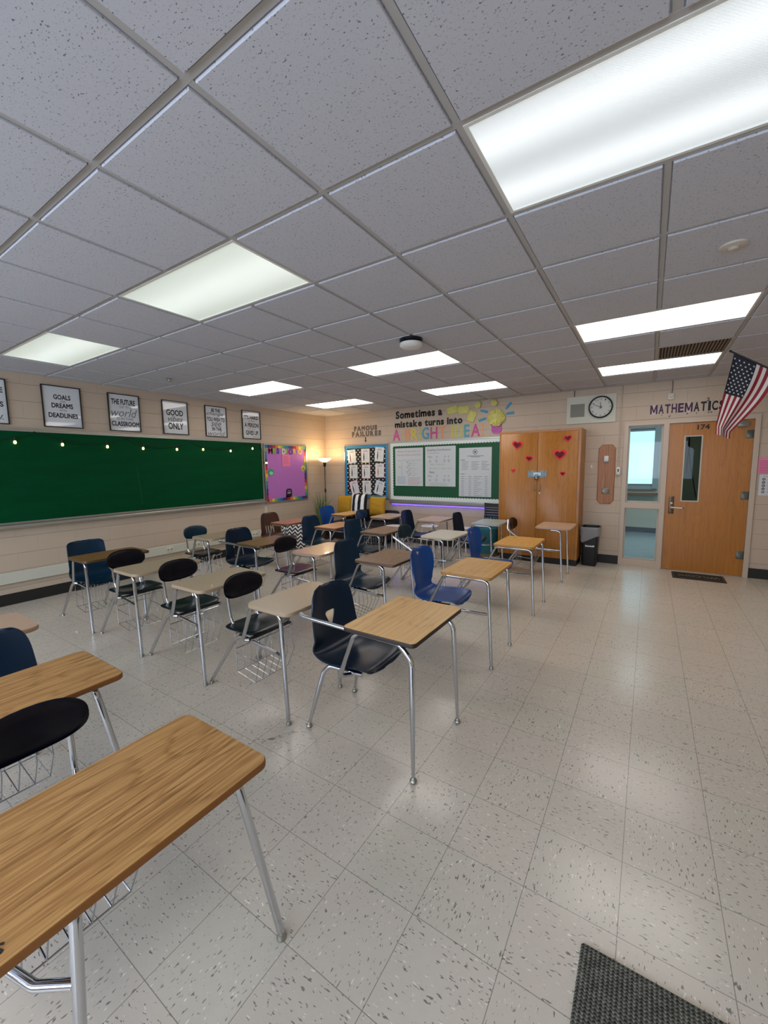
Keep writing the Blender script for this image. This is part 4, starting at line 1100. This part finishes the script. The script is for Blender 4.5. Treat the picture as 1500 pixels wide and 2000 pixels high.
t = on_wall('paper_lightbulb', 'big light bulb made of crumpled yellow paper with a pink base', 'decoration', 'B', -2.295, 2.38)
rnd = random.Random(4); b = crumple((0, -.03, .01), .155, 12, 4, (1, .32, .95))
for k in range(46):
    a = rnd.uniform(0, 2 * PI); r = .115 * math.sqrt(rnd.random()); x, z = r * math.cos(a), .01 + r * math.sin(a); l, q = rnd.uniform(.02, .04), rnd.uniform(0, PI); dx, dz = math.cos(q), math.sin(q)
    yy = -.03 - .045 * math.sqrt(max(0, 1 - (r / .15) ** 2))
    b.tube([(x - dx * l, yy + .006, z - dz * l), (x + .01 * dz, yy - .014 * rnd.random(), z - .01 * dx), (x + dx * l, yy + .006, z + dz * l)], .011, 5)
b.build('crumpled_bulb', YEL, t, smooth=0)
B().prism([(-.09, -.10), (.09, -.10), (.10, -.20), (.05, -.26), (-.05, -.26), (-.085, -.22)], -.012, -.001).build('bulb_base', simple('#c760ad', .6), t, smooth=0)
b = B()
for k in range(5): b.box(-.088, .09, -.014, -.012, -.125 - k * .026, -.120 - k * .026)
b.build('base_thread', simple('#7a3a80', .6), t, smooth=0)
for u, z, rot, lb in ((-2.525, 2.525, -.30, 'upper left of four'), (-2.555, 2.38, .28, 'lower left of four'), (-2.09, 2.585, .85, 'upper right of four'), (-2.06, 2.455, .06, 'lower right of four')):
    o = B().prism([(-.07, -.018), (.06, -.024), (.07, -.01), (.07, .012), (.06, .024), (-.07, .018)], -.004, -.001).build('paper_ray', simple('#3f8fb0', .6), smooth=0)
    o.location = (u, YB, z); o.rotation_euler = (0, -rot, 0); tag(o, 'blue paper ray beside the paper light bulb, ' + lb, 'decoration', 'rays of the paper light bulb')

# clock panel and clock
t = on_wall('speaker_panel', 'off-white wall panel with square speaker grille beside the round clock', 'panel', 'B', -.81, 2.41)
B().box(-.345, .345, -.02, 0, -.21, .21).build('panel_face', simple('#c3c4b4', .5), t, smooth=0)
g_ = B().box(-.29, -.085, -.023, -.02, -.105, .095).build('speaker_grille', simple('#83847a', .6), t, smooth=0)
b = B()
for k in range(14): b.box(-.285, -.09, -.025, -.023, -.1 + k * .014, -.094 + k * .014)
b.build('grille_rib', simple('#777869', .6), g_, smooth=0)
B().tube([(-.24, -.008, .21), (-.24, -.008, .315)], .005, 6).build('cable', BLACK, t)
t = on_wall('wall_clock', 'round black rimmed wall clock showing ten to twelve', 'clock', 'B', -.672, 2.432, out=.02)
CL = Matrix.Rotation(PI / 2, 4, 'X')
def facing(b, name, mat, y=0.0, parent=t, smooth=40):
    o = b.build(name, mat, parent, smooth); o.matrix_basis = Matrix.Translation((0, y, 0)) @ CL; return o
facing(B().rings([[(r * math.cos(2 * PI * k / 40), r * math.sin(2 * PI * k / 40), z) for k in range(40)] for r, z in ((.165, 0), (.168, .03), (.160, .042), (.148, .036), (.147, .01))], False, False), 'rim', BLACK)
fc = facing(B().lathe([(.15, .006), (.15, .012)], 40), 'clock_face', simple('#cdcfc6', .12, coat=.8, name='glossy clock face'))
b = B()
for k in range(1, 13):
    a = PI / 2 - k * PI / 6; x, z = .122 * math.cos(a), .122 * math.sin(a); ww_ = .016 if k > 9 else .008
    b.text(str(k), x - ww_, x + ww_, z - .012, z + .012, -.0125, 0, 0, .0006)
for k in range(60):
    a = 2 * PI * k / 60; b.add([(r * math.cos(a + d), -.0128, r * math.sin(a + d)) for r, d in ((.141, -.004), (.146, -.004), (.146, .004), (.141, .004))], [(0, 1, 2, 3)])
o = b.build('numerals', BLACK, t, smooth=0)
def hand(L, w, a, y, nm):
    c, s = math.cos(a), math.sin(a); P = [(-.025, -w), (L, -w * .5), (L, w * .5), (-.025, w)]
    B().prism([(x * c - z * s, x * s + z * c) for x, z in P], y - .0015, y).build(nm, BLACK, t, smooth=0)
hand(.078, .005, PI / 2 + 2 * PI * 10 / 60 / 12 * 1.0, -.016, 'hour_hand'); hand(.112, .004, PI / 2 + 2 * PI * 11 / 60, -.019, 'minute_hand'); hand(.035, .0025, PI * 1.22, -.021, 'second_hand')

# conduit, switch box, plaque, thermostat, outlet, hook
t = on_wall('wall_conduit', 'thin cream pipe running from the ceiling down to a switch box by the door glass', 'conduit', 'B', -.395, 1.46)
B().tube([(0, -.012, .05), (0, -.012, 1.262)], .009, 12).build('pipe', simple('#bfb09f', .45), t)
bx_ = soft(-.028, .028, -.045, 0, -.065, .055, .005).build('switch_box', simple('#d8d6cc', .4), t)
B().box(-.010, .010, -.048, -.045, -.02, .025).build('switch', BLACK, bx_, smooth=0)
t = on_wall('wooden_plaque', 'tall pine board with clipped corners on the wall beside the cabinet', 'wall board', 'B', -.556, 1.40)
def octo(i): return [(-.116 + i, -.40), (-.116 + i, .40), (-.07, .457 - i), (.07, .457 - i), (.116 - i, .40), (.116 - i, -.40), (.07, -.457 + i), (-.07, -.457 + i)]
b = B().rings([[(x, y, z) for x, z in octo(i)] for i, y in ((0, 0), (0, -.014), (.008, -.02))]); b.build('board', PLAQUE, t, smooth=0)
t = on_wall('thermostat', 'small white thermostat on the pine board', 'thermostat', 'B', -.561, 1.64, out=.0205)
soft(-.03, .03, -.035, 0, -.04, .045, .006).build('case', simple('#d9dbd8', .4), t); soft(-.026, .026, -.028, 0, -.06, -.042, .004).build('lower_case', simple('#8d8478', .5), t)
t = on_wall('switch_plate', 'steel double switch plate near the bottom of the pine board', 'switch', 'B', -.555, 1.143, out=.0205)
p_ = soft(-.055, .055, -.006, 0, -.045, .045, .004).build('plate', simple('#7f7a70', .4, .6), t)
for sx in (-.022, .022): B().box(sx - .005, sx + .005, -.014, -.006, -.009, .009).build('toggle', simple('#b9b4a8', .4), p_, smooth=0)
t = on_wall('wall_hook', 'small white hook on the wall between cabinet and pine board', 'hook', 'B', -.765, 1.52)
soft(-.012, .012, -.006, 0, -.03, .03, .004).build('hook_plate', WHITE, t); B().tube([(0, -.006, -.012), (0, -.022, -.02), (0, -.026, -.004)], .004, 8).build('prong', WHITE, t)
# motion sensor and MATHEMATICS lettering over the door
t = on_wall('motion_sensor', 'small white sensor box with a wire above the MATHEMATICS lettering', 'sensor', 'B', .212, 2.502)
soft(-.038, .038, -.035, 0, -.045, .045, .008).build('case', simple('#cfc8bd', .5), t); B().box(-.02, .02, -.037, -.035, -.025, .0).build('lens_window', simple('#a59f95', .3), t, smooth=0)
B().tube([(.005, -.01, .045), (.012, -.01, .12), (.008, -.01, .218)], .005, 8).build('wire', simple('#6b5a50', .6), t)
t = on_wall('wall_lettering', 'MATHEMATICS wall lettering in dark purple and black above the door', 'wall lettering', 'B', .42, 2.33)
HALO = simple('#cdb9b4', .6, name='pale backing'); PUR = simple('#3a1a3c', .6); BLK2 = simple('#0f0c10', .6)
wd = 'MATHEMATICS'; x = -.45; adv = .0835
lb = B(); hb_ = B()
for k, ch in enumerate(wd):
    wch = .09 if ch == 'M' else .066
    if ch == 'I': x0 = x + .005; wch = .03
    else: x0 = x
    hb_.use(HALO)
    if ch == 'M': hb_.box(x0 - .005, x0 + wch + .005, -.0015, 0, -.068, .076)
    else: hb_.text(ch, x0 - .005, x0 + wch + .005, -.068, .076, 0, .04, 0, .0015)
    lb.use(PUR if k < 6 else BLK2)
    if ch == 'M': lb.prism([(x0 + wch * q, -.06 + .13 * r) for q, r in ((0, 0), (0, 1), (.24, 1), (.5, .42), (.76, 1), (1, 1), (1, 0), (.77, 0), (.77, .60), (.58, .16), (.42, .16), (.23, .60), (.23, 0))], -.0031, -.0016)
    else: lb.text(ch, x0, x0 + wch, -.06, .07, -.0016, .035, 0, .0015)
    x = x0 + wch + .0105
hb_.build('letter_backing', HALO, t, smooth=0); ml = lb.build('lettering', PUR, t, smooth=0)
b = B()
for ch, x0, z0, s in (('+', -.315, -.088, .02), ('\u221a', -.225, -.118, .035), ('\u00d7', -.02, -.092, .026), ('+', .085, -.092, .022), ('>', .215, -.095, .028), ('>', .245, -.095, .028), ('6', .385, -.11, .042), ('2', .195, .072, .045), ('0', -.215, -.03, .03), ('-', -.14, -.085, .02), ('-', .02, -.082, .02), ('+', .50, -.09, .02)):
    zz = z0 + (s * .35 if ch == '-' else 0)
    b.use(BLK2 if ch != '0' else HALO).text(ch, x0, x0 + s * .75, zz, z0 + (s if ch != '-' else s * .5), -.0036 if ch == '0' else -.002, .02, 0, .0012)
b.build('math_symbols', BLK2, t, smooth=0)

# papers right of the door
def pinkm(b, w, h):
    b.use(simple('#b04a70', .7)).text('NOTICE', -.10, .10, .075, .098, -.0019, .01, 0, .0007)
    for k in range(7): b.box(-.12, .12 - .03 * (k % 3), -.0026, -.0019, .05 - k * .022, .056 - k * .022)
def pinkm2(b, w, h):
    b.use(simple('#b04a70', .7)).box(-.02, .12, -.0026, -.0019, .085, .092)
    for k in range(8): b.box(-.12, .12 - .03 * (k % 3), -.0026, -.0019, .055 - k * .021, .061 - k * .021)
sheet('B', 'pink_notice', 'pink printed notice on the wall right of the door', 'notice', 1.34, 1.517, .28, .215, simple('#e889ab', .7), pinkm2, None, 0, .001)
def ic(b, w, h):
    for k, c in enumerate(('#6a4a50', '#3f464e', '#3f464e', '#3f464e', '#9a5a4a')):
        z = .075 - k * .042; b.use(simple(c, .6)).prism([(-.10 + .017 * math.cos(2 * PI * q / 14), z + .017 * math.sin(2 * PI * q / 14)) for q in range(14)], -.0026, -.0019)
        b.use(simple('#d9d9d6', .6)).box(-.107, -.093, -.003, -.0026, z - .004, z + .004)
        b.use(simple('#8a8d92', .6)).box(-.06, .06 - .02 * (k % 2), -.0026, -.0019, z + .004, z + .009).box(-.06, .09, -.0026, -.0019, z - .008, z - .004)
    b.use(simple('#8a8d92', .6)).box(-.11, .05, -.0026, -.0019, .108, .114)
sheet('B', 'icon_sheet', 'white sheet with five round icons under the pink notice', 'notice', 1.37, 1.26, .29, .275, simple('#cfd2d3', .6), ic, None, 0, .001)
# ------------------------------------------------------------------ wooden cabinet with paper hearts
X0, X1, Y0, Y1, ZT = -2.075, -.862, 6.685, YB - .002, 2.10
t = thing('wooden_cabinet', 'tall two door oak cabinet with paper hearts beside the pine board', 'cabinet', ((X0 + X1) / 2, Y0, 0))
w = X1 - X0; d = Y1 - Y0
b = B().box(-w / 2, w / 2, .022, d, .10, ZT).box(-w / 2, w / 2, 0, .022, ZT - .035, ZT).box(-w / 2, -w / 2 + .018, 0, .022, .10, ZT - .035).box(w / 2 - .035, w / 2, 0, .022, .10, ZT - .035)
b.build('body', OAKCAB, t, smooth=0)
B().box(-w / 2 + .02, w / 2 - .01, .05, d, 0, .10).build('toe_base', RUBBER, t, smooth=0)
xm = -1.473 - (X0 + X1) / 2
for a, c, hx in ((-w / 2 + .02, xm - .002, xm - .03), (xm + .002, w / 2 - .037, xm + .045)):
    dd = soft(a, c, -.004, .02, .105, ZT - .038, .003).build('door', OAKCAB, t)
    B().tube([(hx, -.004, 1.25), (hx, -.034, 1.242), (hx, -.034, 1.165), (hx, -.004, 1.155)], .006, 8, fil=.012).build('handle', STEEL, dd)
    hs = 1 if hx > xm else -1
    pz = 1.42
    B().box(xm + hs * .01 - (.13 if hs < 0 else 0), xm + hs * .01 + (.13 if hs > 0 else 0), -.008, -.004, pz - .055, pz + .05).build('hasp_plate', simple('#7f898b', .5, .6), dd, smooth=0)
    for bx in (.035, .11):
        for bz in (-.038, .034): B().ball((xm + hs * bx, -.009, pz + bz), .008, 8, 6, (1, .6, 1)).build('bolt', simple('#5c6364', .4, .8), dd)
B().box(xm - .055, xm + .06, -.02, -.008, 1.395, 1.445).build('hasp_strap', simple('#8d9596', .35, .8), t, smooth=0)
pl = soft(xm - .03, xm + .02, -.045, -.02, 1.33, 1.39, .008).build('padlock', simple('#787c7a', .35, .8), t)
B().tube([(xm - .022, -.033, 1.388), (xm - .022, -.033, 1.415), (xm + .012, -.033, 1.415), (xm + .012, -.033, 1.388)], .005, 8, fil=.016).build('shackle', STEEL, pl)
B().lathe([(.011, 0), (.011, .006)], 12).build('lock_cylinder', STEEL, t).matrix_basis = Matrix.Translation((xm + .045, -.004, 1.12)) @ Matrix.Rotation(PI / 2, 4, 'X')
for z in (1.95, 1.12, .25): B().tube([(w / 2 - .036, -.008, z - .03), (w / 2 - .036, -.008, z + .03)], .006, 8).build('hinge', STEEL, t)
RED = simple('#e01c26', .5, name='red card'); REDD = simple('#6d0f18', .5, name='dark red card'); SHEEN = simple('#d83a4c', .3, name='glossy red card')
def heart_pts(s, n=36):
    return [(s * 16 * math.sin(a) ** 3 / 32, s * (13 * math.cos(a) - 5 * math.cos(2 * a) - 2 * math.cos(3 * a) - math.cos(4 * a)) / 32) for a in [2 * PI * k / n for k in range(n)]]
for x, z, s, rot, lb in ((-1.79, 1.885, .17, .12, 'large red paper heart high on the cabinet, upper left'), (-1.045, 1.955, .13, -.1, 'red paper heart in the upper right corner of the cabinet'),
                         (-1.15, 1.715, .20, .0, 'largest red paper heart with pale edge on the right cabinet door'), (-1.60, 1.665, .12, .06, 'middling red paper heart above the padlock'),
                         (-1.845, 1.475, .075, .0, 'smallest red paper heart low on the left cabinet door'), (-1.10, 1.425, .085, .0, 'small dark red heart on the right cabinet door')):
    t = thing('paper_heart', lb, 'decoration', (x, Y0 - .0045, z), 0, 'paper hearts on the cabinet'); t.rotation_euler = (0, rot, 0)
    P = heart_pts(s); Q = heart_pts(s * .64)
    b = B().use(RED); o_ = []
    n = len(P)
    b.rings([[(x_, -.0005, z_) for x_, z_ in P], [(x_ * 1.0, -.012 - .03 * abs(x_) / s * s * 3, z_) for x_, z_ in P]], True, False) if False else b.prism(P, -.003, -.0003)
    b.build('outer_heart', RED if s != .20 else simple('#c4343c', .5), t, smooth=0)
    L = B(); mid = [(0, z_) for x_, z_ in Q]
    # two raised wings folded along the middle
    for sg in (-1, 1):
        pts = [(x_, z_) for x_, z_ in Q if x_ * sg >= -1e-6]
        L.prism([(x_, z_ - .01 * s) for x_, z_ in pts], -.0032, -.003)
        vs = [(x_, -.0035 - .55 * abs(x_), z_ - .01 * s) for x_, z_ in pts]
        L.add(vs, [tuple(range(len(vs)))])
    L.build('inner_heart', REDD if s > .08 else SHEEN, t, smooth=0)

# waste bin with liner
t = thing('waste_bin', 'black waste bin with clear liner beside the cabinet', 'bin', (-.715, 7.0, 0))
def rr2(hw, hd, z, r=.03): return [(x, y, z) for x, y in rrect(-hw, hw, -hd, hd, r, 4)]
b = B().rings([rr2(.095, .135, 0), rr2(.097, .137, .01), rr2(.118, .16, .57), rr2(.126, .168, .575), rr2(.126, .168, .60), rr2(.112, .155, .60), rr2(.092, .13, .02)], True, True)
b.build('bin_body', simple('#0c0c0d', .45), t)
gl = G('clear plastic liner'); gl.set(Base_Color=(.75, .76, .76, 1), Roughness=.3, Alpha=.3); gl.m.surface_render_method = 'BLENDED' if hasattr(gl.m, 'surface_render_method') else None
rnd = random.Random(9); R = []
for k, (s, z) in enumerate(((1.0, .602), (1.02, .607), (1.04, .59), (1.03, .56), (1.01, .52), (1.0, .47))):
    R.append([(x * s * (1 + rnd.uniform(.0, .05)), y * s * (1 + rnd.uniform(.0, .03)) - .002, z - (.13 * max(0, math.sin(3 * math.atan2(y, x) + 1)) if k > 2 else 0)) for x, y in rrect(-.128, .128, -.17, .17, .03, 6)])
B().rings(R, False, False).build('bin_liner', gl.m, t)
o = B().box(-.055, .07, -.150, -.147, .30, .345).build('bin_label', simple('#d5d8d6', .5), t, smooth=0); 
lt = B().text('RUBBISH ONLY', -.04, .055, .316, .332, -.1502, .01, 0, .0006) if False else B().box(-.04, .05, -.1508, -.150, .318, .331)
lt.build('label_print', simple('#4a4c50', .6), o, smooth=0)

# mats
t = thing('floor_mat', 'charcoal ribbed floor mat corner at the bottom right of the photo', 'mat', (.35, .90, 0))
B().rings([[(x, y, z) for x, y in rrect(-.46 + i, .46 - i, -.425 + i, .425 - i, .012, 3)] for i, z in ((0, .0005), (0, .007), (.006, .010))]).build('mat_surface', MAT, t, smooth=0)
t = thing('door_mat', 'dark brown welcome mat lying in front of the oak door', 'mat', (.632, 6.89, 0))
W2, D2 = .29, .185
mm = B().rings([[(x, y, z) for x, y in rrect(-W2 + i, W2 - i, -D2 + i, D2 - i, .015, 3)] for i, z in ((0, .0005), (0, .007), (.004, .009))]).build('mat_surface', simple('#2a241f', .9, vary=.3, vscale=90), t, smooth=0)
b = B()
for a in ((-W2 + .012, W2 - .012, -D2 + .012, -D2 + .022), (-W2 + .012, W2 - .012, D2 - .022, D2 - .012), (-W2 + .012, -W2 + .022, -D2 + .022, D2 - .022), (W2 - .022, W2 - .012, -D2 + .022, D2 - .022)): b.box(a[0], a[1], a[2], a[3], .0085, .0105)
b.build('border_stripe', simple('#5a5046', .9), mm, smooth=0)
o = B().text('WELCOME', -.23, .23, -.06, .06, 0, .03, 0, .0015).build('lettering', simple('#8f8878', .9), mm, smooth=0)
o.matrix_basis = Matrix.Translation((0, 0, .0095)) @ Matrix.Rotation(PI, 4, 'Z') @ Matrix.Rotation(-PI / 2, 4, 'X')
o = B().prism([(-.03, -.006), (.02, -.012), (.034, .0), (.0, .010), (-.03, .008)], .0008, .0025, 'xy').build('paper_scrap', WHITE, smooth=0); o.location = (-4.62, 1.55, 0)
tag(o, 'tiny white paper scrap on the floor near the brown desk', 'paper')

# ------------------------------------------------------------------ reading corner
def cushion(name, label, loc, w, h, th, mat, rx=0.0, rz=0.0, group=None, parts=None):
    """pillow standing in the xz plane"""
    b = B(); n = 16
    def side(sg):
        def f(u, v):
            a, c = 2 * u - 1, 2 * v - 1
            e = (1 - abs(a) ** 3.0) * (1 - abs(c) ** 3.0)
            pin = 1 - .06 * (1 - abs(a)) * 0
            x = a * w / 2 * (1 - .07 * (1 - abs(c) ** 2) * abs(a) ** 6); z = c * h / 2 * (1 - .07 * (1 - abs(a) ** 2) * abs(c) ** 6)
            wr = .006 * math.sin(a * 7 + c * 3) * math.sin(c * 9 - a * 4)
            return (x, sg * (th / 2 * max(e, 0) ** .55 + wr * e), z)
        return f
    b.grid(side(-1), n, n); b.grid(side(1), n, n)
    o = b.build(name, mat, smooth=60)
    bm = bmesh.new(); bm.from_mesh(o.data); bmesh.ops.remove_doubles(bm, verts=bm.verts, dist=.0008); bmesh.ops.recalc_face_normals(bm, faces=bm.faces); bm.to_mesh(o.data); bm.free()
    o.location = loc; o.rotation_euler = (rx, 0, rz)
    tag(o, label, 'pillow', group)
    return o
SOFA = simple('#0e0e11', .75, name='black sofa cloth', vary=.25, vscale=30)
t = thing('sofa', 'low black sofa against the back wall carrying yellow and striped pillows', 'sofa', (-4.93, 6.75, 0))
def blk(x0, x1, y0, y1, z0, z1, e=.04):
    b = B(); R = []
    for i, z in ((e, z0), (.3 * e, z0 + .3 * e), (0, z0 + e), (0, z1 - e), (.3 * e, z1 - .3 * e), (e, z1)): R.append([(x, y, z) for x, y in rrect(x0 + i, x1 - i, y0 + i, y1 - i, e, 3)])
    return b.rings(R)
blk(-.66, .66, -.38, .40, .10, .30, .03).build('sofa_base', SOFA, t)
blk(-.65, -.005, -.40, .24, .30, .44).build('seat_cushion', SOFA, t); blk(.005, .65, -.40, .24, .30, .44).build('seat_cushion', SOFA, t)
blk(-.66, .66, .24, .42, .30, .66, .05).build('sofa_back', SOFA, t)
for x in (-.58, .58):
    for y in (-.3, .3): B().lathe([(.02, 0), (.028, .10)], 10, (x, y, 0)).build('leg', BLACK, t)
YC = simple('#b88a18', .8, name='mustard cloth')
cushion('throw_pillow', 'yellow pillow on the sofa, next to the plant', (-5.47, 6.86, .76), .39, .42, .15, YC, -.13, .03, 'pillows on the sofa')
cushion('throw_pillow', 'black and white striped pillow between two yellow pillows', (-5.05, 6.79, .765), .42, .50, .13, STRIPE, -.13, -.05, 'pillows on the sofa')
cushion('throw_pillow', 'yellow pillow on the sofa, next to the green board ledge', (-4.63, 6.86, .76), .39, .42, .15, YC, -.13, .0, 'pillows on the sofa')
# floor lamp
t = thing('floor_lamp', 'slim black torchiere floor lamp glowing in the corner', 'floor lamp', (-5.97, 6.80, 0))
B().lathe([(.13, 0), (.13, .012), (.10, .022), (.02, .03)], 28).build('base', BLACK, t)
B().tube([(0, 0, .02), (0, 0, 1.62)], .0085, 12).build('pole', BLACK, t)
B().lathe([(.014, 1.02), (.02, 1.03), (.02, 1.09), (.014, 1.10)], 12).build('switch', BLACK, t)
B().lathe([(.016, 1.58), (.026, 1.59), (.036, 1.665), (.03, 1.68)], 18).build('lamp_holder', BLACK, t)
B().lathe([(.028, 1.675), (.075, 1.695), (.125, 1.725), (.15, 1.755), (.156, 1.765), (.148, 1.757), (.12, 1.73), (.07, 1.70), (.02, 1.685)], 32, cap=False).build('lamp_shade', emission('glowing opal glass', '#ffe2a8', 1.7), t)
ld = bpy.data.lights.new('lamp bulb', 'POINT'); ld.energy = 9; ld.color = (1, .72, .38); ld.shadow_soft_size = .05
lo = bpy.data.objects.new('bulb_light', ld); COL.objects.link(lo); lo.parent = t; lo.location = (0, 0, 1.79)
# plant
t = thing('potted_plant', 'tall potted ornamental grass in the corner behind the blue seat', 'plant', (-5.80, 6.46, 0))
B().lathe([(.10, 0), (.14, .28), (.15, .29), (.15, .31), (.13, .31), (.12, .27)], 20).build('pot', simple('#5a5048', .7), t)
rnd = random.Random(11); b = B(); GR = [simple(c, .6, name='grass ' + c) for c in ('#46682a', '#5b7d34', '#7c8f45', '#35522a')]
for k in range(190):
    a = rnd.uniform(0, 2 * PI); L = rnd.uniform(.45, .82); lean = rnd.uniform(.05, .62); w_ = rnd.uniform(.004, .008)
    b.use(rnd.choice(GR)); c, s = math.cos(a), math.sin(a); r0 = rnd.uniform(0, .09); vs = []
    for q in range(6):
        f = q / 5; r = r0 + lean * f ** 2.2 * L * .7; z = .28 + L * (f - .18 * lean * f ** 3)
        wq = w_ * (1 - f * .85); vs += [(c * r - s * wq, s * r + c * wq, z), (c * r + s * wq, s * r - c * wq, z)]
    b.add(vs, [(2 * q, 2 * q + 1, 2 * q + 3, 2 * q + 2) for q in range(5)])
b.build('foliage', None, t, smooth=0)
# chevron cushions
cushion('floor_cushion', 'chevron cushion leaning on the side wall behind the brown seat', (-5.95, 5.72, .25), .44, .46, .17, CHEV, -.18, .55, 'chevron cushions')
cushion('floor_cushion', 'chevron cushion standing nearer, beside the navy bucket seat', (-5.58, 5.50, .26), .46, .50, .18, CHEV, -.12, .35, 'chevron cushions')
# stools
def stool(x, y, label, mat, h=.45):
    t = thing('round_stool', label, 'stool', (x, y, 0), 0, 'round stools along the back wall')
    B().lathe([(.03, h - .02), (.15, h - .02), (.165, h - .012), (.165, h - .004), (.155, h), (.02, h)], 28).build('seat', mat, t)
    for k in range(4):
        a = PI / 4 + k * PI / 2; c, s = math.cos(a), math.sin(a)
        B().tube([(c * .05, s * .05, h - .025), (c * .12, s * .12, h - .03), (c * .15, s * .15, h - .06), (c * .19, s * .19, 0)], .011, 8, fil=.02).build('leg', mat, t)
stool(-4.02, 6.50, 'white round stool in front of the yellow pillow end of the sofa', WHITE)
stool(-3.42, 6.82, 'white round stool under the purple light strip', WHITE)
stool(-2.80, 6.88, 'white round stool mostly hidden by the farther blue heart seat', WHITE)
stool(-3.02, 6.35, 'black round stool behind the pale stone desk', BLACK, .44)
# ottoman and pillow with writing
t = thing('ottoman', 'round teal cloth ottoman next to the cabinet', 'ottoman', (-2.36, 6.90, 0))
OT = simple('#1c5f6b', .8, name='teal cloth', vary=.2, vscale=6)
B().lathe([(.215, 0), (.225, .01), (.225, .05)], 32).build('base_band', simple('#7a6a4a', .8), t)
B().lathe([(.225, .05), (.232, .09), (.234, .25), (.232, .42), (.225, .475), (.20, .495), (.12, .505), (.0, .508)], 36).build('cover', OT, t)
mp = cushion('lettered_pillow', 'dark pillow with white and blue writing standing on the ottoman', (-2.275, 7.05, .71), .36, .38, .12, simple('#0b0d1a', .6, name='dark satin'), -.12, .0)
b = B().use(simple('#5f9ab8', .6)).text('MATH', -.135, .135, -.15, -.06, -.061, .03, 0, .003)
b.use(simple('#8f8a9c', .6))
for z in (-.03, .015, .06, .10): b.box(-.13, .12 - .3 * z, -.064, -.059, z, z + .009)
b.build('lettering', None, mp, smooth=0)

# ------------------------------------------------------------------ flag on an angled pole from the right wall
t = thing('flag', 'american flag with red and white stripes hanging from a slanted black pole', 'flag', (XR, 5.36, 1.86))
B().tube([(-.0, 0, 0), (-.06, 0, .04)], .02, 12).build('bracket', STEEL, t)
pa = Vector((-.02, 0, .015)); pb = Vector((.615 - XR, 0, 2.655 - 1.86))
B().tube([pa, pb], .008, 12).build('pole', BLACK, t)
B().ball(tuple(pb), .012, 10, 8).build('finial', BLACK, t)
RD, WH, NB = simple('#8a1420', .7, name='flag red'), simple('#d6d2cc', .7, name='flag white'), simple('#0c1224', .7, name='flag navy')
ax = (pb - pa).normalized()
top0 = pb - ax * .035; HL = .40
def flagp(h, f):
    """h: 0 at the tip side of the hoist .. 1 ; f: 0 at the pole .. 1 at the fly end"""
    p = top0 - ax * HL * h
    # the free end gathers towards the tip side and hangs down
    bx = top0.x - .090 + .105 * h; bz = top0.z - .78 - .06 * h
    q = f ** .85
    gather = min(1, f * 1.15)
    x = p.x * (1 - gather) + bx * gather - .008 * math.sin(PI * f) * (1 - h) + .055 * math.sin(PI * f) * h * (1 - f)
    z = p.z + (bz - p.z) * q
    y = .055 * math.sin(h * 9.5 + f * 1.2) * f ** .7 * (1 - .2 * f)
    return Vector((x, y, z))
nh, nf = 52, 60
b = B()
for s, m in ((0, RD), (1, WH)):
    b.use(m)
    for k in range(13):
        if k % 2 != s: continue
        f0 = .42 if k < 7 else 0
        def fn(u, v, k=k, f0=f0): return tuple(flagp((k + u) / 13, f0 + (1 - f0) * v))
        b.grid(fn, 4, nf)
b.use(NB)
b.grid(lambda u, v: tuple(flagp(u * 7 / 13, v * .42)), 28, 26)
cl = b.build('cloth', None, t, smooth=70)
sb = B()
for r in range(9):
    for c in range(6 if r % 2 == 0 else 5):
        hh_ = (r + .8) / 9.6 * 7 / 13; ff = ((c + (.5 if r % 2 == 0 else 1)) / 6) * .42
        p = flagp(hh_, ff); dh = (flagp(hh_ + .01, ff) - p).normalized(); df = (flagp(hh_, ff + .01) - p).normalized(); nn = dh.cross(df).normalized()
        for sg in (-1, 1):
            vs = [p + nn * .0022 * sg + (dh * math.cos(PI / 5 * q) + df * math.sin(PI / 5 * q)) * (.0105 if q % 2 == 0 else .0045) for q in range(10)]
            sb.add(vs, [tuple(range(10))])
sb.build('star_pattern', WH, cl, smooth=0)
